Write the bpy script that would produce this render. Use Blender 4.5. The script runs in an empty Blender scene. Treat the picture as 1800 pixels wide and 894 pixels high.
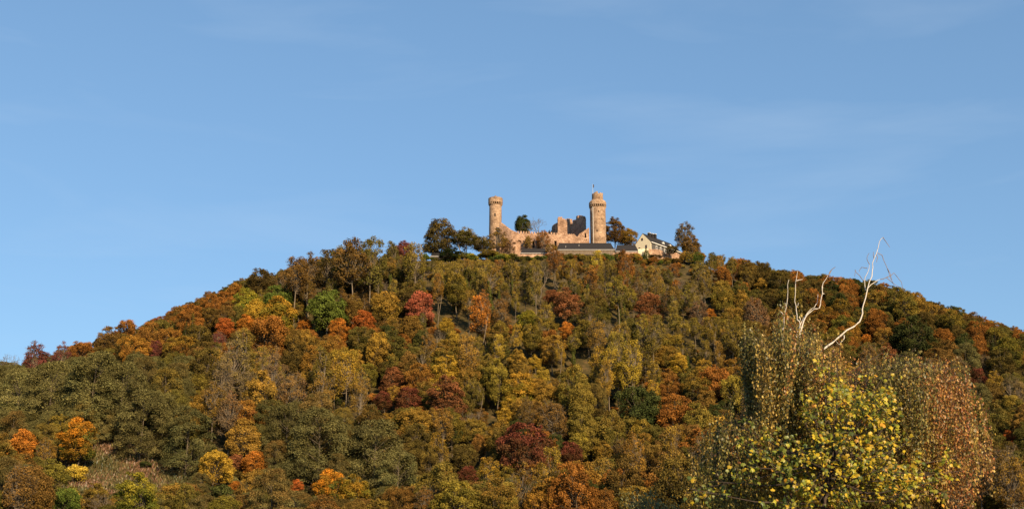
import bpy, math, random
import numpy as np
from math import radians, sin, cos, tan, atan2, sqrt, pi, exp

# ------------------------------------------------------------------ camera, sky, sun, exposure
SC = bpy.context.scene
COL = SC.collection
PITCH = radians(15.0); FPX = 2000.0
CAM = np.array([0.0, 0.0, 2.0])
cd = bpy.data.cameras.new('camera'); cam = bpy.data.objects.new('camera', cd); COL.objects.link(cam)
cam.location = CAM; cam.rotation_euler = (pi/2 + PITCH, 0, 0)
cd.sensor_width = 36; cd.lens = FPX/1800*36; cd.clip_start = 0.5; cd.clip_end = 20000
SC.camera = cam

SUN_EL = radians(25); SUN_AZ = radians(27)          # azimuth to the right of straight behind the camera
SDIR = np.array([sin(SUN_AZ)*cos(SUN_EL), -cos(SUN_AZ)*cos(SUN_EL), sin(SUN_EL)])
world = bpy.data.worlds.new('World'); SC.world = world; world.use_nodes = True
nt = world.node_tree; nt.nodes.clear()
def N(t, typ, **kw):
    n = t.nodes.new(typ)
    for k, v in kw.items(): setattr(n, k, v)
    return n
wo = N(nt, 'ShaderNodeOutputWorld'); bg = N(nt, 'ShaderNodeBackground')
sky = N(nt, 'ShaderNodeTexSky', sky_type='NISHITA', sun_disc=False, sun_elevation=SUN_EL,
        sun_rotation=atan2(SDIR[0], SDIR[1]), altitude=150, air_density=1.0, dust_density=0.6, ozone_density=2.2)
bg.inputs['Strength'].default_value = 0.105
# thin cirrus veils, spread over the whole sky
tc = N(nt, 'ShaderNodeTexCoord'); mp = N(nt, 'ShaderNodeMapping')
mp.inputs['Rotation'].default_value = (0, radians(14), radians(4)); mp.inputs['Scale'].default_value = (2.6, 2.6, 15)
mp.inputs['Location'].default_value = (1.9, 0.7, 0.1)
nz = N(nt, 'ShaderNodeTexNoise'); nz.inputs['Scale'].default_value = 1.3; nz.inputs['Detail'].default_value = 7; nz.inputs['Roughness'].default_value = 0.52
nz.inputs['Distortion'].default_value = 0.5
rp = N(nt, 'ShaderNodeValToRGB'); rp.color_ramp.elements[0].position = 0.52; rp.color_ramp.elements[1].position = 0.9
rp.color_ramp.elements[0].color = (0, 0, 0, 1); rp.color_ramp.elements[1].color = (0.20, 0.20, 0.20, 1)
mx = N(nt, 'ShaderNodeMix', data_type='RGBA'); mx.inputs['B'].default_value = (4.0, 4.7, 5.5, 1)
gm = N(nt, 'ShaderNodeGamma'); gm.inputs['Gamma'].default_value = 0.55
tn0 = N(nt, 'ShaderNodeMix', data_type='RGBA', blend_type='MULTIPLY'); tn0.inputs['Factor'].default_value = 1; tn0.inputs['B'].default_value = (1.03, 1.46, 1.86, 1)
L = nt.links.new
L(tc.outputs['Generated'], mp.inputs['Vector']); L(mp.outputs['Vector'], nz.inputs['Vector']); L(nz.outputs['Fac'], rp.inputs['Fac'])
L(rp.outputs['Color'], mx.inputs['Factor']); L(sky.outputs['Color'], gm.inputs['Color']); L(gm.outputs['Color'], tn0.inputs['A']); L(tn0.outputs['Result'], mx.inputs['A']); L(mx.outputs['Result'], bg.inputs['Color']); L(bg.outputs['Background'], wo.inputs['Surface'])

sl = bpy.data.lights.new('sun', 'SUN'); sl.energy = 5.0; sl.angle = radians(0.55); sl.color = (1.0, 0.77, 0.46)
so = bpy.data.objects.new('sun', sl); COL.objects.link(so)
from mathutils import Vector
so.rotation_euler = Vector(-SDIR).to_track_quat('-Z', 'Y').to_euler(); so.location = (60, -60, 80)
SC.view_settings.view_transform = 'Standard'; SC.view_settings.look = 'None'
SC.view_settings.exposure = 0.68; SC.view_settings.gamma = 1.0
SC.cycles.max_bounces = 6; SC.cycles.diffuse_bounces = 3; SC.cycles.transmission_bounces = 4; SC.cycles.transparent_max_bounces = 8

# ------------------------------------------------------------------ view geometry helpers
FW = np.array([0, cos(PITCH), sin(PITCH)]); UP = np.array([0, -sin(PITCH), cos(PITCH)]); RT = np.array([1.0, 0, 0])
def P(px, py, Y):
    d = FW + RT*((px-900)/FPX) + UP*((447-py)/FPX)
    return CAM + d*(Y/d[1])
def proj(p):
    v = np.asarray(p, float) - CAM; dep = v @ FW
    return 900 + FPX*(v @ RT)/dep, 447 - FPX*(v @ UP)/dep, dep
def mpp(Y): return Y/cos(PITCH)/FPX*1.03

# ------------------------------------------------------------------ materials
def mat_new(name):
    m = bpy.data.materials.new(name); m.use_nodes = True
    t = m.node_tree; t.nodes.clear()
    return m, t, N(t, 'ShaderNodeOutputMaterial')
def simple(name, c, rough=0.85, var=0.25, scale=1.0, bump=0.0, spec=0.2, metal=0.0, c2=None, stretch=(1, 1, 1)):
    m, t, o = mat_new(name)
    p = N(t, 'ShaderNodeBsdfPrincipled'); p.inputs['Roughness'].default_value = rough; p.inputs['Specular IOR Level'].default_value = spec
    p.inputs['Metallic'].default_value = metal
    g = N(t, 'ShaderNodeTexCoord'); mp_ = N(t, 'ShaderNodeMapping'); mp_.inputs['Scale'].default_value = stretch
    n = N(t, 'ShaderNodeTexNoise'); n.inputs['Scale'].default_value = scale; n.inputs['Detail'].default_value = 6; n.inputs['Roughness'].default_value = 0.65
    r = N(t, 'ShaderNodeValToRGB')
    c2 = c2 or tuple(x*(1-var) for x in c)
    r.color_ramp.elements[0].position = 0.33; r.color_ramp.elements[1].position = 0.67
    r.color_ramp.elements[0].color = (*c2, 1); r.color_ramp.elements[1].color = (*[min(1, x*(1+var*0.5)) for x in c], 1)
    k = t.links.new
    k(g.outputs['Object'], mp_.inputs['Vector']); k(mp_.outputs['Vector'], n.inputs['Vector']); k(n.outputs['Fac'], r.inputs['Fac']); k(r.outputs['Color'], p.inputs['Base Color'])
    if bump:
        b = N(t, 'ShaderNodeBump'); b.inputs['Strength'].default_value = bump; b.inputs['Distance'].default_value = 0.15
        k(n.outputs['Fac'], b.inputs['Height']); k(b.outputs['Normal'], p.inputs['Normal'])
    k(p.outputs['BSDF'], o.inputs['Surface'])
    return m
def stone_mat(name, a, b, c):
    """rubble sandstone: stone-by-stone tone (voronoi), big weather patches, relief"""
    m, t, o = mat_new(name); k = t.links.new
    p = N(t, 'ShaderNodeBsdfPrincipled'); p.inputs['Roughness'].default_value = 0.95; p.inputs['Specular IOR Level'].default_value = 0.1
    g = N(t, 'ShaderNodeNewGeometry'); mp_ = N(t, 'ShaderNodeMapping'); mp_.inputs['Scale'].default_value = (1.0, 1.0, 1.7)
    v = N(t, 'ShaderNodeTexVoronoi'); v.inputs['Scale'].default_value = 1.5
    n = N(t, 'ShaderNodeTexNoise'); n.inputs['Scale'].default_value = 0.24; n.inputs['Detail'].default_value = 9; n.inputs['Roughness'].default_value = 0.7
    sp = N(t, 'ShaderNodeSeparateColor')
    r1 = N(t, 'ShaderNodeValToRGB'); e = r1.color_ramp.elements
    e[0].position = 0.1; e[0].color = (*a, 1); e[1].position = 0.95; e[1].color = (*c, 1)
    x = e.new(0.5); x.color = (*b, 1)
    r2 = N(t, 'ShaderNodeValToRGB'); r2.color_ramp.elements[0].position = 0.36; r2.color_ramp.elements[1].position = 0.66
    r2.color_ramp.elements[0].color = (0.50, 0.46, 0.43, 1); r2.color_ramp.elements[1].color = (1.12, 1.10, 1.06, 1)
    mu = N(t, 'ShaderNodeMix', data_type='RGBA', blend_type='MULTIPLY'); mu.inputs['Factor'].default_value = 1
    bp = N(t, 'ShaderNodeBump'); bp.inputs['Strength'].default_value = 0.8; bp.inputs['Distance'].default_value = 0.12; bp.invert = True
    k(g.outputs['Position'], mp_.inputs['Vector']); k(mp_.outputs['Vector'], v.inputs['Vector']); k(g.outputs['Position'], n.inputs['Vector'])
    k(v.outputs['Color'], sp.inputs['Color']); k(sp.outputs['Red'], r1.inputs['Fac']); k(n.outputs['Fac'], r2.inputs['Fac'])
    k(r1.outputs['Color'], mu.inputs['A']); k(r2.outputs['Color'], mu.inputs['B']); k(mu.outputs['Result'], p.inputs['Base Color'])
    k(v.outputs['Distance'], bp.inputs['Height']); k(bp.outputs['Normal'], p.inputs['Normal']); k(p.outputs['BSDF'], o.inputs['Surface'])
    return m
def leaf_mat(name, mode, fixed=None, transl=0.17):
    m, t, o = mat_new(name); k = t.links.new
    d = N(t, 'ShaderNodeBsdfDiffuse'); tr = N(t, 'ShaderNodeBsdfTranslucent'); ms = N(t, 'ShaderNodeMixShader'); ms.inputs['Fac'].default_value = transl
    if mode == 'tint':
        a = N(t, 'ShaderNodeAttribute', attribute_type='INSTANCER', attribute_name='tint')
        b = N(t, 'ShaderNodeAttribute', attribute_type='INSTANCER', attribute_name='tint_b')
        f = N(t, 'ShaderNodeAttribute', attribute_name='patch')
        v = N(t, 'ShaderNodeAttribute', attribute_name='leaf_tone')
        mi = N(t, 'ShaderNodeMix', data_type='RGBA'); k(f.outputs['Fac'], mi.inputs['Factor']); k(a.outputs['Color'], mi.inputs['A']); k(b.outputs['Color'], mi.inputs['B'])
        mr = N(t, 'ShaderNodeMapRange'); mr.inputs['To Min'].default_value = 0.34; mr.inputs['To Max'].default_value = 1.6
        k(v.outputs['Fac'], mr.inputs['Value'])
        vm = N(t, 'ShaderNodeVectorMath', operation='SCALE'); k(mi.outputs['Result'], vm.inputs[0]); k(mr.outputs['Result'], vm.inputs['Scale'])
        src = vm.outputs['Vector']
    elif mode == 'col':
        a = N(t, 'ShaderNodeAttribute', attribute_name='leaf_colour'); src = a.outputs['Color']
    elif mode == 'obj':
        a = N(t, 'ShaderNodeAttribute', attribute_type='OBJECT', attribute_name='tint'); src = a.outputs['Color']
    else:
        v = N(t, 'ShaderNodeAttribute', attribute_name='leaf_tone')
        mr = N(t, 'ShaderNodeMapRange'); mr.inputs['To Min'].default_value = 0.6; mr.inputs['To Max'].default_value = 1.5
        k(v.outputs['Fac'], mr.inputs['Value'])
        vm = N(t, 'ShaderNodeVectorMath', operation='SCALE'); vm.inputs[0].default_value = fixed; k(mr.outputs['Result'], vm.inputs['Scale']); src = vm.outputs['Vector']
    k(src, d.inputs['Color']); k(src, tr.inputs['Color']); k(d.outputs['BSDF'], ms.inputs[1]); k(tr.outputs['BSDF'], ms.inputs[2])
    if mode in ('col', 'obj'):
        gl = N(t, 'ShaderNodeBsdfGlossy'); gl.inputs['Roughness'].default_value = 0.42; gl.inputs['Color'].default_value = (0.9, 0.95, 1, 1)
        m2 = N(t, 'ShaderNodeMixShader'); m2.inputs['Fac'].default_value = 0.018
        k(ms.outputs['Shader'], m2.inputs[1]); k(gl.outputs['BSDF'], m2.inputs[2]); k(m2.outputs['Shader'], o.inputs['Surface'])
    else:
        k(ms.outputs['Shader'], o.inputs['Surface'])
    return m
M_FOL = leaf_mat('foliage', 'tint'); M_IVY = leaf_mat('ivy_leaf', 'fixed', (0.085, 0.09, 0.022))
M_FG = leaf_mat('leaf_near', 'col', transl=0.33); M_ML = leaf_mat('maple_leaf', 'obj', transl=0.33)
M_BARK = simple('bark_brown', (0.13, 0.10, 0.07), 0.95, 0.5, 1.5, 0.5)
M_PALE = simple('bark_pale', (0.20, 0.155, 0.11), 0.95, 0.45, 1.2, 0.4)
M_BIRCH = simple('bark_birch', (0.54, 0.48, 0.42), 0.8, 0.2, 9, 0.3, c2=(0.18, 0.14, 0.11), stretch=(1, 1, 0.6))
M_BIRCH.node_tree.nodes['Color Ramp'].color_ramp.elements[0].position = 0.28; M_BIRCH.node_tree.nodes['Color Ramp'].color_ramp.elements[1].position = 0.42
M_TWIG = simple('twig_dark', (0.07, 0.05, 0.04), 0.9, 0.3, 8)
M_DEADTWIG = simple('twig_grey', (0.24, 0.18, 0.15), 0.9, 0.4, 8)
M_STONE = stone_mat('sandstone', (0.31, 0.185, 0.125), (0.45, 0.285, 0.20), (0.58, 0.385, 0.275))
M_STONE2 = stone_mat('sandstone_tower', (0.30, 0.195, 0.13), (0.41, 0.28, 0.19), (0.51, 0.355, 0.245))
M_SLATE = simple('roof_slate', (0.030, 0.027, 0.028), 0.85, 0.35, 2.5, 0.4, spec=0.15)
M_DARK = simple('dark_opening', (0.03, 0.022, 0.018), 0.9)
M_WOOD = simple('weathered_board', (0.30, 0.225, 0.16), 0.9, 0.5, 3, 0.3)
M_FASCIA = simple('zinc_fascia', (0.34, 0.31, 0.29), 0.6, 0.15, 2)
M_CREAM = simple('cream_render', (0.78, 0.66, 0.45), 0.9, 0.1, 0.8, 0.15)
M_GREYW = simple('slate_cladding', (0.10, 0.09, 0.085), 0.85, 0.35, 2.0, 0.4)
M_WHITE = simple('white_paint', (0.78, 0.74, 0.68), 0.6, 0.06, 2)
M_GLASS = simple('window_glass', (0.05, 0.045, 0.05), 0.15, 0.2, 1, spec=0.5)
M_BROWNWIN = simple('brown_window', (0.14, 0.07, 0.04), 0.5, 0.3, 2)
M_POLE = simple('pole_metal', (0.55, 0.55, 0.55), 0.4, 0.1, 2)
M_FLAG = simple('flag_cloth', (0.06, 0.055, 0.08), 0.8, 0.3, 3)

# ------------------------------------------------------------------ mesh helpers
def mesh_quads(name, V, Q, mats, midx=None, fattr=None, smooth=False):
    V = np.asarray(V, np.float32); Q = np.asarray(Q, np.int32); k = Q.shape[1]
    me = bpy.data.meshes.new(name)
    me.vertices.add(len(V)); me.vertices.foreach_set('co', V.ravel())
    me.loops.add(Q.size); me.loops.foreach_set('vertex_index', Q.ravel())
    me.polygons.add(len(Q)); me.polygons.foreach_set('loop_start', np.arange(0, Q.size, k, dtype=np.int32))
    for m in mats: me.materials.append(m)
    if midx is not None: me.polygons.foreach_set('material_index', np.asarray(midx, np.int32))
    for an, (ty, arr) in (fattr or {}).items():
        a = me.attributes.new(an, ty, 'FACE')
        a.data.foreach_set('value' if ty == 'FLOAT' else 'color', np.asarray(arr, np.float32).ravel())
    if smooth: me.polygons.foreach_set('use_smooth', np.ones(len(Q), bool))
    me.update(calc_edges=True); me.validate()
    return me
def link(name, data, parent=None, loc=None, rz=None):
    o = bpy.data.objects.new(name, data); COL.objects.link(o)
    if parent is not None: o.parent = parent
    if loc is not None: o.location = loc
    if rz is not None: o.rotation_euler = (0, 0, rz)
    return o
def tag(o, label=None, cat=None, group=None, kind=None):
    if label: o['label'] = label
    if cat: o['category'] = cat
    if group: o['group'] = group
    if kind: o['kind'] = kind
    return o
def thing(name, label, cat, loc=(0, 0, 0), rz=0, group=None):
    return tag(link(name, None, None, loc, rz), label, cat, group)
class MB:
    def __init__(s): s.v = []; s.f = []
    def box(s, x0, x1, y0, y1, z0, z1):
        b = len(s.v)
        s.v += [(x0, y0, z0), (x1, y0, z0), (x1, y1, z0), (x0, y1, z0), (x0, y0, z1), (x1, y0, z1), (x1, y1, z1), (x0, y1, z1)]
        s.f += [[b+i for i in q] for q in ((0, 3, 2, 1), (4, 5, 6, 7), (0, 1, 5, 4), (1, 2, 6, 5), (2, 3, 7, 6), (3, 0, 4, 7))]
        return s
    def poly(s, pts, faces):
        b = len(s.v); s.v += [tuple(p) for p in pts]; s.f += [[b+i for i in f] for f in faces]; return s
    def lathe(s, prof, n=32, cx=0, cy=0, wob=0.0, rng=None, cap=True):
        b = len(s.v)
        for r, z in prof:
            for i in range(n):
                a = 2*pi*i/n; rr = r*(1 + (rng.uniform(-wob, wob) if rng else 0))
                s.v.append((cx+rr*cos(a), cy+rr*sin(a), z))
        for j in range(len(prof)-1):
            for i in range(n):
                s.f.append([b+j*n+i, b+j*n+(i+1) % n, b+(j+1)*n+(i+1) % n, b+(j+1)*n+i])
        if cap: s.f.append([b+(len(prof)-1)*n+i for i in range(n)])
        return s
    def tube(s, pts, rad, n=5):
        pts = [np.asarray(p, float) for p in pts]; b = len(s.v)
        for i, p in enumerate(pts):
            d = pts[min(i+1, len(pts)-1)] - pts[max(i-1, 0)]; d = d/(np.linalg.norm(d)+1e-9)
            a = np.cross(d, (0.31, 0.9, 0.2) if abs(d[2]) > .6 else (0, 0, 1.)); a /= np.linalg.norm(a)+1e-9; c = np.cross(d, a)
            for k in range(n):
                w = 2*pi*k/n; s.v.append(tuple(p + rad[i]*(cos(w)*a + sin(w)*c)))
        for i in range(len(pts)-1):
            for k in range(n):
                s.f.append([b+i*n+k, b+i*n+(k+1) % n, b+(i+1)*n+(k+1) % n, b+(i+1)*n+k])
        return s
    def mesh(s, name, mat, smooth=False):
        me = bpy.data.meshes.new(name); me.from_pydata(s.v, [], s.f); me.materials.append(mat)
        if smooth:
            for p in me.polygons: p.use_smooth = True
        me.update(); return me
    def build(s, name, mat, parent=None, smooth=False, loc=None, rz=None):
        return link(name, s.mesh(name, mat, smooth), parent, loc, rz)

# ------------------------------------------------------------------ terrain
SKY = [(-400, 760), (-150, 690), (0, 633), (50, 627), (90, 618), (160, 597), (250, 566), (330, 532), (385, 508), (430, 487), (500, 472), (545, 458), (580, 450), (605, 436), (650, 438),
       (672, 450), (690, 432), (725, 436), (745, 442), (800, 452), (850, 446), (880, 446), (905, 448), (960, 449), (1000, 450), (1060, 448), (1100, 448), (1118, 452), (1130, 457), (1155, 458), (1188, 454), (1205, 446), (1218, 440), (1240, 442), (1290, 452),
       (1350, 463), (1400, 474), (1450, 484), (1500, 489), (1560, 494), (1600, 512), (1650, 527), (1700, 545), (1760, 568), (1800, 578), (1950, 640), (2200, 720)]
SKX = np.array([a for a, b in SKY], float); SKYY = np.array([b for a, b in SKY], float)
def skyline(px): return float(np.interp(px, SKX, SKYY))
def YR(x): return 676 - 0.0008*(np.asarray(x, float)-20)**2
rx_, rz_ = [], []
for px, py in [(-400, 790), (-150, 720), (0, 668), (90, 653), (160, 632), (250, 600), (330, 566), (430, 514), (545, 484), (610, 470), (690, 461), (740, 457), (800, 455), (950, 453), (1200, 453), (1250, 472), (1300, 492),
               (1400, 515), (1500, 529), (1600, 553), (1700, 585), (1800, 616), (1950, 680), (2200, 760)]:
    Y = 660.0
    for _ in range(8): q = P(px, py, Y); Y = float(YR(q[0]))
    rx_.append(q[0]); rz_.append(q[2])
rx_ = np.array([-1500., -800.] + rx_ + [800., 1500.]); rz_ = np.array([10., 25.] + rz_ + [30., 10.])
def height(x, y):
    x = np.asarray(x, float); y = np.asarray(y, float)
    R = np.interp(x, rx_, rz_); yr = np.maximum(YR(np.clip(x, -500, 500)), 470)
    b = np.clip((y-120)*0.035, 0, 9)
    t = np.clip((y-385)/(yr-385), 0, 1)
    g = 0.80*t + 0.20*(t*t*(3-2*t))
    h = b + (R-b)*g
    plat = 4 + 70*np.exp(-((x-25)/75.0)**4)
    h = h - np.clip(y-yr-plat, 0, 330)*0.5*np.clip(R/60, 0.1, 1)
    h = np.maximum(h, 3 + 0*h)*np.where(y > yr, 1, 1) if False else np.where(y > yr, np.maximum(h, 4), h)
    h = h + 23*np.exp(-((x+140)/70)**2 - ((y-412)/52)**2)
    h = h + np.where((y > 300) & (y < 660), 1, 0)*np.sin(x*0.035+y*0.02)*np.sin(y*0.031-x*0.011)*2.2*np.clip((y-300)/60, 0, 1)*np.clip((660-y)/60, 0, 1)
    return h
def axis(lo, hi, step, far): 
    a = list(np.arange(lo, hi+1, step)); s = step; v = hi
    while v < far: s *= 1.35; v += s; a.append(v)
    s = step; v = lo
    while v > -far: s *= 1.35; v -= s; a.insert(0, v)
    return np.array(a)
gx = axis(-420, 440, 6, 6000); gy = axis(-20, 800, 6, 7000)
GX, GY = np.meshgrid(gx, gy); GZ = height(GX, GY)
V = np.stack([GX.ravel(), GY.ravel(), GZ.ravel()], 1); nx = len(gx); ii = np.arange(len(gy)-1)[:, None]*nx + np.arange(nx-1)[None, :]
Q = np.stack([ii, ii+1, ii+nx+1, ii+nx], -1).reshape(-1, 4)
m, t, o_ = mat_new('forest_floor'); k = t.links.new
p_ = N(t, 'ShaderNodeBsdfPrincipled'); p_.inputs['Roughness'].default_value = 1; p_.inputs['Specular IOR Level'].default_value = 0.05
g_ = N(t, 'ShaderNodeNewGeometry'); n1 = N(t, 'ShaderNodeTexNoise'); n1.inputs['Scale'].default_value = 0.25; n1.inputs['Detail'].default_value = 10; n1.inputs['Roughness'].default_value = 0.7
r1 = N(t, 'ShaderNodeValToRGB'); e = r1.color_ramp.elements; e[0].position = 0.3; e[0].color = (0.035, 0.03, 0.012, 1); e[1].position = 0.75; e[1].color = (0.17, 0.10, 0.045, 1); x_ = e.new(0.52); x_.color = (0.08, 0.06, 0.025, 1)
bp = N(t, 'ShaderNodeBump'); bp.inputs['Distance'].default_value = 1.0
k(g_.outputs['Position'], n1.inputs['Vector']); k(n1.outputs['Fac'], r1.inputs['Fac']); k(r1.outputs['Color'], p_.inputs['Base Color']); k(n1.outputs['Fac'], bp.inputs['Height']); k(bp.outputs['Normal'], p_.inputs['Normal']); k(p_.outputs['BSDF'], o_.inputs['Surface'])
tag(link('ground', mesh_quads('ground', V, Q, [m], smooth=True)), kind='structure')

# ------------------------------------------------------------------ castle
def voxel_wall(name, path, U, ztop, zbot, thick, mat, parent, cell=0.4, holes=(), jit=0.10, seed=0):
    """rubble wall along a plan path; ztop(u) is its ragged crest, holes are (u0,u1,z0,z1[,arch])"""
    rng = np.random.default_rng(seed)
    nu = max(2, int(U/cell)); us = (np.arange(nu)+.5)*U/nu
    zt = np.array([ztop(u) for u in us]); nzc = max(2, int((zt.max()-zbot)/cell)+1)
    zs = zbot + (np.arange(nzc)+.5)*cell
    mk = zs[None, :] < zt[:, None]
    for h in holes:
        uu = (us[:, None] > h[0]) & (us[:, None] < h[1]); top = h[3]
        if len(h) > 4:
            c, r = (h[0]+h[1])/2, (h[1]-h[0])/2; top = h[3]-r + np.sqrt(np.clip(r*r-(us-c)**2, 0, None))[:, None]
        mk &= ~(uu & (zs[None, :] > h[2]) & (zs[None, :] < top))
    G = np.arange(nu+1)*U/nu; pts = np.array([path(u) for u in G])
    tn = np.gradient(pts, axis=0); tn /= np.linalg.norm(tn, axis=1)[:, None]; nr = np.stack([tn[:, 1], -tn[:, 0]], 1)
    Vs = []
    for sgn in (1, -1):
        q = np.zeros((nu+1, nzc+1, 3)); q[..., :2] = (pts + nr*sgn*thick/2)[:, None, :]; q[..., 2] = (zbot + np.arange(nzc+1)*cell)[None, :]
        Vs.append((q + rng.normal(0, jit, q.shape)).reshape(-1, 3))
    nv = (nu+1)*(nzc+1); idx = lambda s, i, j: s*nv + i*(nzc+1) + j
    F = []
    for i in range(nu):
        for j in range(nzc):
            if not mk[i, j]: continue
            F.append((idx(0, i, j), idx(0, i+1, j), idx(0, i+1, j+1), idx(0, i, j+1)))
            F.append((idx(1, i+1, j), idx(1, i, j), idx(1, i, j+1), idx(1, i+1, j+1)))
            if i == 0 or not mk[i-1, j]: F.append((idx(1, i, j), idx(0, i, j), idx(0, i, j+1), idx(1, i, j+1)))
            if i == nu-1 or not mk[i+1, j]: F.append((idx(0, i+1, j), idx(1, i+1, j), idx(1, i+1, j+1), idx(0, i+1, j+1)))
            if j == nzc-1 or not mk[i, j+1]: F.append((idx(0, i, j+1), idx(0, i+1, j+1), idx(1, i+1, j+1), idx(1, i, j+1)))
            if j > 0 and not mk[i, j-1]: F.append((idx(1, i, j), idx(1, i+1, j), idx(0, i+1, j), idx(0, i, j)))
    return link(name, mesh_quads(name, np.concatenate(Vs), np.array(F), [mat]), parent)
def seg(a, b):
    a = np.asarray(a[:2], float); b = np.asarray(b[:2], float); Ln = float(np.linalg.norm(b-a))
    return (lambda u: a + (b-a)*(u/Ln)), Ln
def poly_path(pts):
    pts = np.array([p[:2] for p in pts], float); d = np.r_[0, np.cumsum(np.linalg.norm(np.diff(pts, axis=0), axis=1))]
    return (lambda u: np.array([np.interp(u, d, pts[:, 0]), np.interp(u, d, pts[:, 1])])), float(d[-1])
R_ = random.Random(7)
GZ0 = float(height(20, 690))

def round_tower(px, Y, r, py_top, py_foot, label, name, kind):
    c = P(px, py_top, Y); base = float(height(c[0], c[1])) - 2
    root = thing(name, label, 'tower', (c[0], c[1], base))
    H = c[2]-base; rng = random.Random(int(px))
    mz = lambda py: P(px, py, Y)[2]-base
    return root, mz, H, rng
# slim tower
root, mz, H, rng = round_tower(871, 706, 4.05, 343.5, 440, 'slim round sandstone tower with a small conical stone cap', 'round_tower', 0)
r = 4.0
MB().lathe([(r*1.07, 0)] + [(r*(1.06-0.07*i/11), (i+1)*mz(361)/12) for i in range(12)], 40, wob=0.012, rng=rng).build('shaft', M_STONE2, root, True)
b = MB(); n = 22
for i in range(n):
    a = 2*pi*i/n; ca, sa = cos(a), sin(a); w = 0.20
    pts = []
    for rr, z in ((r*0.97, mz(363)), (r*0.97, mz(357.6)), (r*1.16, mz(357.6)), (r*1.16, mz(359.8))):
        for s in (-w, w): pts.append((rr*ca - s*sa, rr*sa + s*ca, z))
    b.poly(pts, [(0, 2, 3, 1), (2, 4, 5, 3), (4, 6, 7, 5), (6, 0, 1, 7), (0, 6, 4, 2), (1, 3, 5, 7)])
b.build('corbel_ring', M_STONE2, root)
MB().lathe([(r*0.98, mz(357.6)), (r*1.18, mz(357.5)), (r*1.18, mz(349.6)), (r*1.14, mz(349.0)), (r*0.98, mz(349.0)), (r*0.98, mz(351))], 40, wob=0.008, rng=rng).build('parapet', M_STONE2, root)
MB().lathe([(1.5, mz(351)), (1.55, mz(347.8)), (1.7, mz(347.5)), (0.9, mz(345.3)), (0.12, mz(343.5))], 16, wob=0.01, rng=rng).build('cap', M_STONE2, root)
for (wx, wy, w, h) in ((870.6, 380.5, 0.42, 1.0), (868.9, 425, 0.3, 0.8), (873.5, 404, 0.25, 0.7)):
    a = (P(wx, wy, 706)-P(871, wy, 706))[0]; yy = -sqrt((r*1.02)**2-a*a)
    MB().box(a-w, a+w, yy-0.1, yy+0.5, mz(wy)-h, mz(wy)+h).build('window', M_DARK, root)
# stout tower with turret, pale upright strip and flagpole
root, mz, H, rng = round_tower(1050, 700, 5.1, 339, 430, 'stout round tower with broken upper turret, pale upright strip and flagpole', 'round_tower', 1)
r = 5.0
MB().lathe([(r*1.03, 0)] + [(r*(1.03-0.03*i/11), (i+1)*mz(366)/12) for i in range(12)], 44, wob=0.010, rng=rng).build('shaft', M_STONE2, root, True)
b = MB(); n = 26
for i in range(n):
    a = 2*pi*i/n; ca, sa = cos(a), sin(a); w = 0.20; pts = []
    for rr, z in ((r*0.97, mz(368)), (r*0.97, mz(362.0)), (r*1.10, mz(362.0)), (r*1.10, mz(364.6))):
        for s in (-w, w): pts.append((rr*ca - s*sa, rr*sa + s*ca, z))
    b.poly(pts, [(0, 2, 3, 1), (2, 4, 5, 3), (4, 6, 7, 5), (6, 0, 1, 7), (0, 6, 4, 2), (1, 3, 5, 7)])
b.build('corbel_ring', M_STONE2, root)
MB().lathe([(r*0.95, mz(362)), (r*1.12, mz(362)), (r*1.12, mz(357)), (r*1.0, mz(354.5)), (r*0.72, mz(351.5)), (r*0.60, mz(350.8))], 44, wob=0.015, rng=rng).build('parapet', M_STONE2, root)
rt = r*0.64; tpath = lambda u: np.array([rt*cos(u/rt), rt*sin(u/rt)])
def ttop(u):
    a = (u/rt) % (2*pi); k = [0.6, 1.6, 1.2, 2.0, 0.2, 0.9, 0.4, -0.1, 0.5, 0.3, 1.1, 1.3, 0.1, 0.6, 0.4, 0.9][int(a/(2*pi)*16) % 16]
    return mz(342.6) + k
tr = voxel_wall('turret', tpath, 2*pi*rt, ttop, mz(353), 0.7, M_STONE2, root, 0.33, holes=[(rt*4.86, rt*5.02, mz(350.6), mz(348.3))], jit=0.05, seed=3)
pa = (P(1040.8, 400, 700)-P(1050, 400, 700))[0]; py_ = -sqrt(r*r-pa*pa)
MB().tube([(pa, py_-0.05, mz(366)), (pa, py_-0.08, mz(430))], [0.16, 0.16], 8).build('pale_strip', M_WHITE, root)  # thin pale upright tube down the left of the shaft
fx = (P(1042, 330, 700)-P(1050, 330, 700))[0]
MB().tube([(fx, -1.0, mz(352)), (fx, -1.0, mz(324))], [0.13, 0.07], 8).build('flagpole', M_POLE, root)
b = MB(); pts = []
for j in range(7):
    z = mz(324.6) - j*0.36
    for i in range(5): pts.append((fx+0.1+0.20*i*(1-0.05*j), -1.0+0.12*sin(i*1.6+j*0.8), z-0.12*i))
b.poly(pts, [(j*5+i, j*5+i+1, j*5+i+6, j*5+i+5) for j in range(6) for i in range(4)]).build('flag', M_FLAG, root)
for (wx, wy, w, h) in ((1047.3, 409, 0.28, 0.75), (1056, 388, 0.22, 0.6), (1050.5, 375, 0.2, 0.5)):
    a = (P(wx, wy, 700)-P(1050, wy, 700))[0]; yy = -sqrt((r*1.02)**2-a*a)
    MB().box(a-w, a+w, yy-0.1, yy+0.6, mz(wy)-h, mz(wy)+h).build('window', M_DARK, root)

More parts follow.
